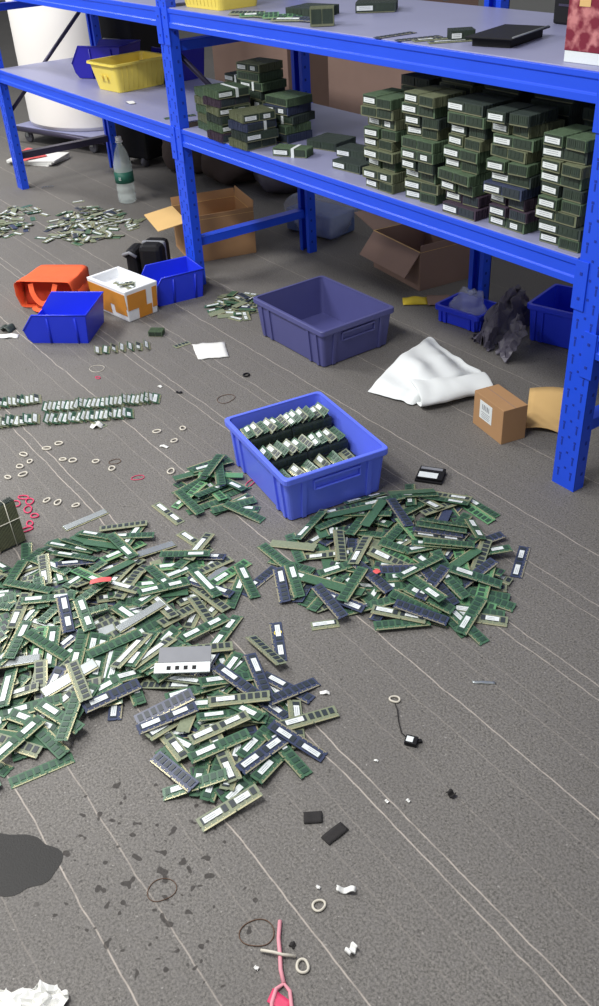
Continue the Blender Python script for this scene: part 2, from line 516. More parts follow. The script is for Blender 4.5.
[-21198,10863,21,914,0,0,406,"S","g2",0],
[-20184,10434,92,-997,3,53,61,"S","l1",1],
[-20868,10039,96,803,-10,-50,-594,"S","g0",1],
[-21345,11070,141,754,-33,-4,656,"S","g1",1],
[-20230,10430,146,766,-16,-74,-638,"S","g1",1],
[-20276,11011,127,113,4,-48,-992,"S","g1",1],
[-21333,10457,127,4,-648,761,-33,"S","g1",1],
[-20710,10954,217,-972,16,27,234,"S","g0",1],
[-21645,11106,78,665,40,-32,-745,"S","g0",0],
[-20707,10993,163,47,891,452,-13,"S","l1",1],
[-21096,10876,242,891,10,-30,-453,"S","g1",0],
[-16569,7979,229,999,-42,14,-6,"L","gw",1],
[-16081,8926,102,990,-48,41,-124,"L","g1",1],
[-16505,10085,84,999,42,-29,-6,"R","g0",1],
[-15290,9854,152,977,44,4,-207,"R","g1",1],
[-15390,9530,113,969,76,-3,-235,"R","n1",1],
[-15169,7155,152,674,-5,57,737,"L","g2",1],
[-13622,7872,164,988,-145,-44,-9,"L","o0",1],
[-14449,6718,267,851,-12,26,524,"L","o0",1],
[-13137,5034,226,768,7,-24,640,"C","n2",1],
[-13427,5130,242,738,166,62,651,"C","n0",1],
[-13039,6757,297,990,-30,52,124,"C","n1",1],
[-12592,6506,303,864,10,10,504,"C","o1",1],
[-12167,5754,298,752,2,-17,659,"C","o2",1],
[-11748,5499,294,757,6,-9,653,"C","g1",1],
[-10980,6891,174,-191,102,49,975,"C","n2",1],
[-11078,6137,244,640,7,87,764,"C","n2",1],
[-11321,4645,165,836,70,-80,539,"C","g1",1],
[-10447,4911,148,716,105,44,688,"C","o2",1],
[-11344,7430,133,784,17,65,617,"C","o1",1],
[-11891,4481,131,991,93,-50,80,"C","n0",1],
[-14611,3194,256,986,48,15,162,"L","g1",1],
[-14547,2258,258,584,42,19,810,"L","g2",1],
[-15179,3938,405,995,48,-6,-87,"L","o0",1],
[-19091,4327,366,946,-66,-14,316,"L","g0",1],
[-18314,4531,378,863,-3,10,506,"L","g2",1],
[-17498,4627,388,989,1,23,-148,"L","n2",1],
[-17172,4979,398,994,21,-24,-106,"L","g2",1],
[-16305,6057,335,667,2,-26,744,"L","s0",1],
[-16917,7028,338,765,-30,49,642,"L","g2",1],
[-17339,3359,403,941,-13,-14,-339,"L","g1",1],
[-16768,3838,363,980,-24,62,187,"L","g0",1],
[-14103,10808,302,514,14,-23,857,"R","g0",1],
[-15055,11815,304,460,-65,-63,883,"R","o1",1],
[-14014,10012,232,997,49,15,-62,"R","n0",1],
[-15629,13627,381,986,-47,21,-159,"R","n0",1],
[-12638,11052,181,950,31,22,310,"R","o2",1],
[-12313,11464,237,965,17,65,252,"R","n0",1],
[-13881,14756,288,950,-123,-83,-275,"R","g2",1],
[-11561,12386,161,548,53,19,835,"R","g1",1],
[-13440,12410,447,724,-53,-74,683,"R","g1",1],
[-13755,13695,395,924,-58,-9,377,"R","g0",1],
[-12398,13330,328,948,21,110,299,"R","g1",1],
[-16880,11524,209,568,-57,-156,806,"R","g1",1],
[-15607,11562,257,956,-56,24,-289,"R","o0",1],
[-21168,11014,278,440,-30,-9,898,"S","g0",1],
[-18716,10528,97,982,6,55,181,"S","g0",1],
[-20047,9513,178,1000,11,29,-4,"S","g0",1]]
SODIMMS = [[-51622,16782,57,39,148,-988,32,"F","o0"],
[-49631,13793,20,0,-1000,9,0,"F","o1"],
[-49062,14629,20,737,0,0,-676,"F","gw"],
[-50971,15401,56,441,28,39,-896,"F","o2"],
[-47618,15087,20,185,0,0,-983,"F","ow"],
[-51542,13494,20,125,0,0,992,"F","n0"],
[-51704,14215,42,994,-3,-32,-103,"F","ow"],
[-50338,15721,51,179,-46,-8,-983,"F","o2"],
[-51338,13877,20,65,0,0,-998,"F","n1"],
[-47895,15646,20,0,-985,173,0,"F","n1"],
[-51837,16476,49,402,-40,-18,-914,"F","o0"],
[-51801,16010,20,426,0,0,905,"F","ow"],
[-47558,14576,20,575,0,0,818,"F","g1"],
[-50772,15566,20,86,0,0,996,"F","n1"],
[-52264,14019,20,850,0,0,-528,"F","o1"],
[-49947,15961,45,784,-58,36,-617,"F","ow"],
[-53445,15413,20,524,0,0,-852,"F","o2"],
[-48124,14282,20,424,0,0,906,"F","o1"],
[-49664,17417,20,993,0,0,118,"F","ow"],
[-50893,15083,62,689,48,-38,722,"F","ow"],
[-51182,14434,20,0,-813,-582,0,"F","gw"],
[-49648,14901,20,724,0,0,690,"F","n1"],
[-50140,13945,43,74,937,341,27,"F","o1"],
[-49444,16663,20,0,-989,146,0,"F","gw"],
[-48641,13836,20,0,-101,-995,0,"F","gw"],
[-52236,14617,45,549,-24,25,835,"F","o2"],
[-52272,13913,61,181,5,2,-984,"F","g1"],
[-51556,16304,83,820,-24,89,-566,"F","n1"],
[-51254,17146,43,79,997,-15,-1,"F","ow"],
[-51537,14910,20,980,0,0,-198,"F","ow"],
[-50711,14194,49,11,-109,989,-99,"F","ow"],
[-50527,13849,56,255,37,-79,-963,"F","gw"],
[-52804,14890,20,0,816,577,0,"F","ow"],
[-50490,14570,120,980,-46,-9,195,"F","ow"],
[-49461,15383,20,985,0,0,-174,"F","o1"],
[-49545,14856,60,910,0,0,415,"F","gw"],
[-51130,15727,90,14,988,125,95,"F","g1"],
[-49151,14508,60,337,0,0,941,"F","gw"],
[-48253,15769,56,986,-8,-53,-157,"F","ow"],
[-50735,16346,20,0,478,-878,0,"F","ow"],
[-48496,14601,47,990,-53,-23,132,"F","o1"],
[-50774,16975,45,641,53,-60,-764,"F","gw"],
[-49254,14140,72,5,60,39,-997,"F","o0"],
[-52421,15192,84,739,-21,-27,-673,"F","ow"],
[-52018,14689,82,655,-22,-28,-755,"F","gw"],
[-48636,14769,62,713,-57,13,698,"F","gw"],
[-52624,15537,20,156,0,0,-988,"F","o1"],
[-48566,15988,56,938,-37,-47,342,"F","ow"],
[-50916,14285,80,810,-52,72,580,"F","o2"],
[-51885,17251,20,0,750,-661,0,"F","gw"],
[-49469,15014,100,0,909,416,0,"F","o2"],
[-50987,17493,40,17,-30,0,999,"F","o2"],
[-48123,14067,60,0,65,998,0,"F","ow"],
[-50482,17254,20,721,0,0,-693,"F","o2"],
[-51179,13863,60,0,-668,-745,0,"F","gw"],
[-52536,14784,70,857,-32,12,515,"F","ow"],
[-49809,15930,69,68,468,-881,-10,"F","ow"],
[-52178,16575,80,875,-59,-57,-478,"F","o1"],
[-48007,14125,100,139,0,0,-990,"F","ow"],
[-49053,15313,61,893,-7,1,-450,"F","n1"],
[-50473,14867,20,547,0,0,837,"F","o1"],
[-50545,14382,92,30,792,-608,36,"F","g1"],
[-48442,15249,20,990,0,0,-141,"F","o1"],
[-51988,15165,88,397,-87,-46,-912,"F","o1"],
[-51302,14965,78,12,196,979,61,"F","gw"],
[-51385,15546,82,993,6,-93,67,"F","ow"],
[-49928,15150,49,520,41,-18,-853,"F","o1"],
[-51349,16299,87,92,-295,-951,-4,"F","o1"],
[-48728,14239,108,654,61,22,-754,"F","gw"],
[-49631,14400,94,946,34,-106,304,"F","g1"],
[-52100,14553,132,956,-34,-12,-292,"F","o0"],
[-49197,15345,141,3,-809,-587,2,"F","ow"],
[-48672,15235,91,33,-15,-999,29,"F","n0"],
[-50279,15026,72,9,-840,-543,-15,"F","ow"],
[-48908,15545,97,1000,-6,4,-12,"F","g1"],
[-50916,16088,75,993,29,35,108,"F","ow"],
[-50051,14299,70,81,705,704,23,"F","o2"],
[-49019,15892,55,979,-30,-43,198,"F","g1"],
[-49707,14915,140,0,540,-841,0,"F","o2"],
[-50399,17053,60,642,0,0,-766,"F","g1"],
[-45006,20567,20,0,-124,-992,0,"G","o1"],
[-45437,15820,20,889,0,0,-458,"G","o1"],
[-46039,17728,20,999,0,0,42,"G","o1"],
[-48422,19138,20,0,-793,609,0,"G","o2"],
[-46588,18593,60,971,0,0,239,"G","o1"],
[-48664,19179,50,689,-36,-59,721,"G","o0"],
[-49341,19307,20,2,0,0,-1000,"G","n0"],
[-46926,17771,20,0,-379,925,0,"G","ow"],
[-46320,18060,46,30,797,603,-18,"G","o2"],
[-47683,19640,20,886,0,0,-463,"G","o1"],
[-46231,18872,20,985,0,0,170,"G","ow"],
[-48321,17355,20,672,0,0,-740,"G","ow"],
[-47163,18421,20,0,402,-916,0,"G","o2"],
[-46049,15743,20,294,0,0,-956,"G","gw"],
[-43404,18535,20,0,426,-905,0,"G","gw"],
[-43849,16712,20,0,120,-993,0,"G","gw"],
[-45272,17741,20,452,0,0,-892,"G","o2"],
[-44626,16953,20,0,864,-504,0,"G","ow"],
[-43878,18064,20,514,0,0,858,"G","g1"],
[-48070,18503,20,734,0,0,-679,"G","ow"],
[-49240,19727,43,590,-18,-25,-806,"G","o1"],
[-45110,20252,48,350,-12,-66,934,"G","o2"],
[-45837,18423,20,0,568,823,0,"G","g1"],
[-45310,15822,60,853,0,0,-522,"G","o2"],
[-45154,19255,51,370,18,-78,-926,"G","ow"],
[-48615,20011,20,974,0,0,226,"G","g1"],
[-44149,17343,45,883,-23,-26,-467,"G","ow"],
[-44863,17520,42,993,15,26,-110,"G","gw"],
[-48668,18589,41,279,-20,-69,958,"G","o1"],
[-44962,20902,46,38,892,-451,8,"G","ow"],
[-45582,16322,40,306,20,-63,-950,"G","ow"],
[-44677,18659,20,160,0,0,-987,"G","o1"],
[-47581,20127,20,981,0,0,-196,"G","g1"],
[-47467,17013,20,0,71,-998,0,"G","gw"],
[-46481,19317,40,925,-17,-23,-379,"G","ow"],
[-49045,18449,54,29,-819,-572,-41,"G","gw"],
[-46224,19639,54,31,756,653,-40,"G","g1"],
[-44007,17013,20,984,0,0,175,"G","ow"],
[-45532,19799,58,963,15,-54,262,"G","ow"],
[-43734,18053,60,691,0,0,723,"G","n0"],
[-43529,18825,43,30,-388,919,-58,"G","ow"],
[-46446,20067,56,18,938,-343,50,"G","ow"],
[-47669,17543,20,0,764,-646,0,"G","o1"],
[-43930,17301,115,932,11,20,-362,"G","ow"],
[-44547,17035,60,71,0,0,998,"G","o1"],
[-47037,16588,40,836,16,25,-549,"G","n1"],
[-46371,17777,105,941,-32,-15,-336,"G","gw"],
[-47589,19143,50,36,-562,826,25,"G","o2"],
[-47463,19752,60,0,-999,-41,0,"G","n0"],
[-45028,17320,101,325,-12,-13,946,"G","gw"],
[-47349,17297,60,459,0,0,-888,"G","n1"],
[-44598,20128,20,834,0,0,552,"G","g1"],
[-45672,16637,20,948,0,0,317,"G","ow"],
[-46784,19314,64,977,33,-54,-202,"G","n1"],
[-47279,18573,60,0,899,437,0,"G","n1"],
[-45152,18247,20,111,0,0,994,"G","n1"],
[-44994,19108,20,0,950,312,0,"G","ow"],
[-47491,18645,20,368,0,0,-930,"G","gw"],
[-43768,17522,53,27,-120,-990,67,"G","ow"],
[-48032,17893,67,994,69,-36,71,"G","n0"],
[-46421,17320,83,355,10,-35,934,"G","n1"],
[-46575,18326,115,721,-14,-17,-692,"G","ow"],
[-47365,19848,100,0,-658,-753,0,"G","n1"],
[-47985,19192,41,691,38,-46,-720,"G","o1"],
[-46993,20502,20,318,0,0,-948,"G","o1"],
[-44627,19101,47,313,-29,87,-945,"G","gw"],
[-46110,18019,118,64,-86,-6,-994,"G","ow"],
[-47948,19181,86,331,-59,-13,942,"G","g1"],
[-46772,19685,57,992,-126,4,-28,"G","gw"],
[-48072,19686,67,11,983,172,63,"G","o0"],
[-46867,19116,82,72,74,42,-994,"G","gw"],
[-46626,17571,60,326,9,-35,945,"G","ow"],
[-47705,20371,60,786,0,0,-618,"G","ow"],
[-43878,17923,100,0,-540,842,0,"G","ow"],
[-48738,19875,103,19,799,600,24,"G","gw"],
[-44588,18210,45,170,-32,13,-985,"G","gw"],
[-45933,17320,20,0,-989,149,0,"G","ow"],
[-46238,20339,20,0,332,943,0,"G","o1"],
[-46873,20002,94,98,-4,-42,-994,"G","ow"],
[-45996,19129,60,589,0,0,-808,"G","ow"],
[-48450,19788,81,15,-31,0,999,"G","o1"],
[-44739,16632,58,114,8,4,-994,"G","o1"],
[-45400,16787,69,698,-2,72,713,"G","gw"],
[-45078,17915,78,59,960,-273,-17,"G","gw"],
[-45534,17680,117,1,997,70,39,"G","n0"],
[-48142,19086,104,57,-199,978,-19,"G","n0"],
[-45270,18634,78,866,-176,91,-460,"G","o2"],
[-48409,18203,53,977,110,-21,-183,"G","ow"],
[-46796,17994,172,699,-22,-8,-715,"G","o1"],
[-46152,18541,93,45,-443,-896,15,"G","ow"],
[-45386,19283,88,657,-51,5,752,"G","ow"],
[-44336,16927,106,102,-9,1,995,"G","g1"],
[-45426,19411,20,371,0,0,-929,"G","g1"],
[-47558,17476,90,40,264,964,-15,"G","ow"],
[-47957,19942,113,767,-8,-130,-628,"G","o2"],
[-45180,17415,137,17,-180,984,6,"G","ow"],
[-44340,20077,49,658,47,15,752,"G","ow"],
[-45588,18468,65,870,-44,42,489,"G","o2"],
[-47937,18578,60,986,0,0,-166,"G","o2"],
[-45600,17832,60,695,0,0,719,"G","ow"],
[-45625,16952,108,12,996,-48,69,"G","ow"],
[-44893,18672,68,11,-353,-936,-11,"G","o2"],
[-47033,18848,100,0,-404,-915,7,"G","o0"],
[-44010,19930,20,650,0,0,760,"G","o1"],
[-46561,20514,79,6,518,853,-66,"G","g1"],
[-49060,18158,66,772,47,16,-633,"G","g1"],
[-45780,18673,108,976,-54,35,-207,"G","o1"],
[-47010,17486,101,8,-894,448,20,"G","o1"],
[-45899,16357,66,13,980,196,18,"G","ow"],
[-47437,18069,58,43,324,937,124,"G","gw"],
[-47137,16786,94,628,8,29,-778,"G","ow"],
[-44805,17041,143,989,14,-9,-144,"G","n0"],
[-43699,18433,100,951,-1,0,-310,"G","o2"],
[-47035,20299,106,65,-64,-23,-996,"G","n0"],
[-45968,19499,104,39,925,376,-26,"G","o0"],
[-45732,18306,132,151,16,57,987,"G","o1"],
[-46077,16907,20,999,0,0,45,"G","o0"],
[-44207,18628,51,997,-3,46,57,"G","ow"],
[-45418,20260,68,905,38,-55,420,"G","ow"],
[-47238,20561,60,794,0,0,-608,"G","o1"],
[-46979,18947,139,485,0,7,874,"G","g1"],
[-46903,17427,142,682,26,28,730,"G","o1"],
[-45984,19858,92,901,-115,1,418,"G","ow"],
[-45430,17229,64,179,36,70,981,"G","ow"],
[-47307,19453,132,56,-811,-582,-30,"G","o2"],
[-31205,19331,20,0,427,904,0,"N","ow"],
[-32084,19601,20,0,-323,946,0,"N","ow"],
[-32785,18603,20,0,199,-980,0,"N","o0"],
[-31185,18760,20,997,0,0,-79,"N","ow"],
[-32320,18914,45,21,-767,-640,41,"N","gw"],
[-31512,18286,20,602,0,0,798,"N","gw"],
[-31860,18172,20,681,0,0,732,"N","n1"],
[-32277,19523,60,968,0,0,252,"N","o2"],
[-30717,18514,20,776,0,0,631,"N","ow"],
[-31228,18810,60,910,0,0,414,"N","o1"],
[-32049,18229,98,28,258,966,10,"N","gw"],
[-31435,19190,50,43,-307,951,14,"N","o2"],
[-32344,18139,40,998,1,-30,49,"N","ow"],
[-31271,18321,60,0,-239,971,0,"N","o2"],
[-31864,17548,43,808,20,-28,588,"N","g1"],
[-31333,17770,42,388,-29,69,-918,"N","ow"],
[-32886,18821,52,40,696,716,-17,"N","o1"],
[-32040,17857,104,49,89,80,-992,"N","o0"],
[-30748,18136,74,492,-51,45,-868,"N","gw"],
[-32038,19073,71,6,-812,583,2,"N","o2"],
[-31312,18511,100,320,0,0,-947,"N","n1"],
[-31493,17406,64,8,630,-773,-71,"N","ow"],
[-31559,19337,83,1,921,-380,86,"N","gw"],
[-31800,19167,66,810,130,-91,-564,"N","n1"],
[-30404,18128,69,197,68,-1,978,"N","o2"],
[-32798,18981,82,28,892,-449,33,"N","g1"],
[-31055,17553,42,63,-864,-499,36,"N","ow"],
[-31874,18441,119,79,886,450,-76,"N","g1"],
[-32059,18829,108,1000,6,-2,25,"N","o1"],
[-32516,18373,90,195,86,-54,-976,"N","o1"],
[-32307,17672,85,414,88,40,-905,"N","gw"],
[-32211,19140,111,1000,6,-3,-1,"N","n0"],
[-30848,18480,113,7,-396,917,-48,"N","g1"],
[-31462,18503,140,0,-769,639,0,"N","ow"]]
LONE = [(-1.3815, 0.8336, -0.5, 'n2', 'navy blue memory module lying alone above the front heap, near the tiny yellow band'), (-1.8448, 0.8766, 0.138, 'o2', 'olive memory module lying apart between the left heap and the small heap'), (-1.3677, 0.237, 1.451, 'g0', 'long green memory module without label lying alone below the left heap'), (-2.136, 0.6872, 1.599, 's0', 'silver-clad memory module resting at the top edge of the left heap'), (-1.237, 1.4924, 2.16, 'n2', 'navy blue memory module with two white labels alone right of all heaps'), (-2.0143, 0.8858, 0.072, 'o2', 'olive memory module with white labels alone left of the small heap')]
LONE_SO = [(-1.3595, 0.9557, 1.093, 'ow', 'small laptop memory module with long white label alone below the right heap'), (-3.8659, 1.7295, 0.489, 'ow', 'small pale laptop module lying on the carpet before the black adapter'), (-2.6271, 0.9586, 0.129, 'o1', 'small olive laptop module lying alone just below the leaning rows'), (-3.0569, 1.774, 0.336, 'ow', 'small laptop module with white label just before the pile by the slate crate'), (-2.986, 1.4822, 1.584, 'o0', 'small olive laptop module alone between the short row and the white paper sheet'), (-5.4848, 1.9754, 1.265, 'n0', 'dark narrow laptop module on the carpet beside the far left rack post'), (-5.0599, 1.9841, 1.32, 'ow', 'small pale laptop module lying beyond the two far scatters')]
CAMM = Matrix([[0.580075, -0.438303, 0.686589, 0.0], [0.813118, 0.361759, -0.456036, 0.0], [-0.048497, 0.822813, 0.56624, 1.5], [0.0, 0.0, 0.0, 1.0]])
LAMPS = [[-5.0, -0.4, 120], [-1.6, -0.1, 75], [-6.8, 1.0, 60], [-3.0, -1.8, 45]]
WORLD = 0.36
EXPO = 0.14
COL = bpy.context.scene.collection
SC = bpy.context.scene

# ------------------------------------------------------------------ colours and materials
def lin(h):
    if isinstance(h, str):
        h = h.lstrip('#'); c = [int(h[i:i+2], 16)/255 for i in (0, 2, 4)]
    else:
        c = [v/255 for v in h]
    return tuple(v/12.92 if v <= .04045 else ((v+.055)/1.055)**2.4 for v in c) + (1.0,)

def mat(name, col, rough=.5, metal=0.0, var=.12, scale=30.0, bump=.0, bscale=80.0, spec=.5, alpha=1.0, trans=0.0, ior=1.45, coat=0.0):
    m = bpy.data.materials.new(name); m.use_nodes = True
    nt = m.node_tree; b = nt.nodes['Principled BSDF']
    c = lin(col)
    tc = nt.nodes.new('ShaderNodeTexCoord')
    n = nt.nodes.new('ShaderNodeTexNoise'); n.inputs['Scale'].default_value = scale; n.inputs['Detail'].default_value = 3
    nt.links.new(tc.outputs['Object'], n.inputs['Vector'])
    mx = nt.nodes.new('ShaderNodeMix'); mx.data_type = 'RGBA'
    mx.inputs[6].default_value = tuple(max(0, v*(1-var)) for v in c[:3]) + (1,)
    mx.inputs[7].default_value = tuple(min(1, v*(1+var)) for v in c[:3]) + (1,)
    nt.links.new(n.outputs['Fac'], mx.inputs[0]); nt.links.new(mx.outputs[2], b.inputs['Base Color'])
    b.inputs['Roughness'].default_value = rough; b.inputs['Metallic'].default_value = metal
    b.inputs['Specular IOR Level'].default_value = spec; b.inputs['IOR'].default_value = ior
    b.inputs['Transmission Weight'].default_value = trans; b.inputs['Alpha'].default_value = alpha
    b.inputs['Coat Weight'].default_value = coat
    if bump:
        n2 = nt.nodes.new('ShaderNodeTexNoise'); n2.inputs['Scale'].default_value = bscale; n2.inputs['Detail'].default_value = 4
        nt.links.new(tc.outputs['Object'], n2.inputs['Vector'])
        bp = nt.nodes.new('ShaderNodeBump'); bp.inputs['Strength'].default_value = bump; bp.inputs['Distance'].default_value = .003
        nt.links.new(n2.outputs['Fac'], bp.inputs['Height']); nt.links.new(bp.outputs['Normal'], b.inputs['Normal'])
    return m

M = {}
M['steel_blue'] = mat('blue_painted_steel', (34, 82, 230), .38, var=.08, scale=6, bump=.05, bscale=25)
M['slot'] = mat('dark_slot', (22, 52, 158), .8)
M['shelf_panel'] = mat('shelf_panel_paint', (150, 152, 186), .38, var=.08, scale=5, bump=.05, bscale=12)
M['floor'] = None
M['pcb_green'] = mat('green_circuit_board', (72, 106, 82), .32, var=.35, scale=130)
M['pcb_light'] = mat('light_green_circuit_board', (100, 150, 106), .34, var=.3, scale=130)
M['pcb_olive'] = mat('olive_circuit_board', (130, 138, 114), .36, var=.3, scale=130)
M['pcb_navy'] = mat('navy_circuit_board', (64, 72, 98), .34, var=.3, scale=60)
M['pcb_dark'] = mat('dark_circuit_board', (58, 68, 64), .45, var=.2, scale=60)
M['pcb_maroon'] = mat('dark_violet_circuit_board', (72, 60, 74), .45, var=.2, scale=60)
M['chip'] = mat('memory_chip_plastic', (52, 60, 66), .45, var=.25, scale=70)
M['chip_g'] = mat('memory_chip_greenish', (52, 78, 66), .45, var=.25, scale=70)
M['block_green'] = mat('dull_green_board_edges', (88, 108, 84), .45, var=.4, scale=60)
M['block_olive'] = mat('dull_olive_board_edges', (112, 118, 92), .45, var=.3, scale=60)
M['block_chip'] = mat('dark_green_chips', (52, 64, 54), .45, var=.35, scale=60)
M['gold_dull'] = mat('dull_contact_edge', (128, 130, 104), .45, .2, var=.3, scale=200)
M['gold'] = mat('gold_contacts', (196, 188, 150), .35, .4, var=.25, scale=300)
M['label'] = mat('white_paper_label', (226, 232, 232), .6, var=.06, scale=250)
M['silver'] = mat('silver_metal_sheet', (168, 174, 176), .35, .6, var=.15)
M['crate_blue'] = mat('periwinkle_blue_plastic', (102, 122, 246), .42, var=.06, scale=9, bump=.04)
M['crate_slate'] = mat('slate_violet_plastic', (84, 86, 140), .45, var=.08, scale=9, bump=.04)
M['bin_blue'] = mat('royal_blue_plastic', (38, 60, 222), .35, var=.06, scale=9)
M['bin_dark'] = mat('indigo_plastic', (38, 34, 160), .35, var=.08, scale=9)
M['yellow'] = mat('yellow_plastic', (238, 216, 96), .42, var=.08, scale=12)
M['card'] = mat('brown_cardboard', (176, 136, 96), .8, var=.10, scale=7, bump=.1, bscale=60)
M['card_light'] = mat('pale_cardboard', (222, 184, 122), .8, var=.08, scale=9, bump=.1, bscale=60)
M['card_grey'] = mat('greyish_cardboard', (150, 124, 112), .85, var=.10, scale=9, bump=.1, bscale=60)
M['foam'] = mat('white_foam_sheet', (236, 240, 240), .75, var=.03, scale=20, bump=.15, bscale=30)
M['styro'] = mat('white_styrofoam', (236, 238, 240), .85, var=.03, scale=40, bump=.2, bscale=150)
M['tape'] = mat('orange_brown_tape', (214, 142, 52), .35, var=.14, scale=20)
M['orange'] = mat('orange_nonwoven_fabric', (250, 104, 58), .8, var=.08, scale=20, bump=.15, bscale=300)
M['orange_in'] = mat('orange_fabric_dark', (190, 66, 38), .9, var=.1, scale=20)
M['black'] = mat('black_plastic', (28, 28, 31), .6, spec=.25, var=.15, scale=30)
M['black_foam'] = mat('black_foam', (44, 42, 42), .9, var=.15, scale=200, bump=.4, bscale=300)
M['grey_band'] = mat('grey_rubber', (132, 134, 140), .5)
M['paper'] = mat('white_paper', (232, 232, 228), .8, var=.03)
M['rubber_white'] = mat('cream_rubber', (206, 200, 186), .6)
M['rubber_pink'] = mat('pink_rubber', (214, 66, 106), .55)
M['rubber_brown'] = mat('brown_rubber', (96, 72, 56), .6)
M['pink_pale'] = mat('pale_pink_cord', (222, 150, 162), .7)
M['red'] = mat('red_plastic_film', (226, 96, 96), .5)
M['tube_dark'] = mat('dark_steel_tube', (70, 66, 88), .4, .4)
M['wheel'] = mat('grey_caster_rubber', (90, 90, 98), .6)
M['white_big'] = mat('white_packing_film', (250, 247, 242), .6, var=.02, scale=4, bump=.08, bscale=9)
M['sack'] = mat('grey_brown_sack', (86, 74, 70), .85, var=.25, scale=9, bump=.3, bscale=30)
M['dark_bag'] = mat('dark_grey_bag_film', (92, 88, 102), .42, var=.3, scale=14, bump=.3, bscale=50)
M['wall'] = mat('grey_wall_paint', (158, 158, 156), .8, var=.05, scale=2)
M['wet'] = mat('wet_floor_patch', (32, 31, 30), .6, var=.1, scale=100, bump=.2, bscale=300)
M['yellow_pkt'] = mat('yellow_packet_film', (236, 208, 60), .45)
M['copper'] = mat('brown_cable_insulation', (112, 84, 74), .5, var=.3, scale=30, bump=.4, bscale=60)
M['string'] = mat('white_cotton_string', (214, 210, 196), .8)
M['plastic_clear'] = mat('clear_plastic_film', (214, 220, 240), .18, alpha=.30, var=.02)
M['bottle'] = mat('clear_bottle_plastic', (226, 238, 236), .08, alpha=.34, var=.02)
M['bottle_label'] = mat('green_bottle_label', (40, 104, 88), .5, alpha=.9)
M['cap'] = mat('white_bottle_cap', (236, 236, 236), .5)

def ornate():
    m = bpy.data.materials.new('red_ornate_print'); m.use_nodes = True; nt = m.node_tree; b = nt.nodes['Principled BSDF']
    tc = nt.nodes.new('ShaderNodeTexCoord'); v = nt.nodes.new('ShaderNodeTexVoronoi'); v.inputs['Scale'].default_value = 45
    n = nt.nodes.new('ShaderNodeTexNoise'); n.inputs['Scale'].default_value = 40; n.inputs['Detail'].default_value = 5
    nt.links.new(tc.outputs['Object'], n.inputs['Vector']); nt.links.new(tc.outputs['Object'], v.inputs['Vector'])
    ad = nt.nodes.new('ShaderNodeMath'); ad.operation = 'MULTIPLY_ADD'; ad.inputs[1].default_value = .5
    nt.links.new(v.outputs['Distance'], ad.inputs[0]); nt.links.new(n.outputs['Fac'], ad.inputs[2])
    r = nt.nodes.new('ShaderNodeValToRGB'); r.color_ramp.elements[0].position = .72; r.color_ramp.elements[0].color = lin((122, 26, 50))
    r.color_ramp.elements[1].position = 1.0; r.color_ramp.elements[1].color = lin((200, 128, 128))
    nt.links.new(ad.outputs[0], r.inputs[0]); nt.links.new(r.outputs[0], b.inputs['Base Color']); b.inputs['Roughness'].default_value = .5
    return m
M['ornate'] = ornate()

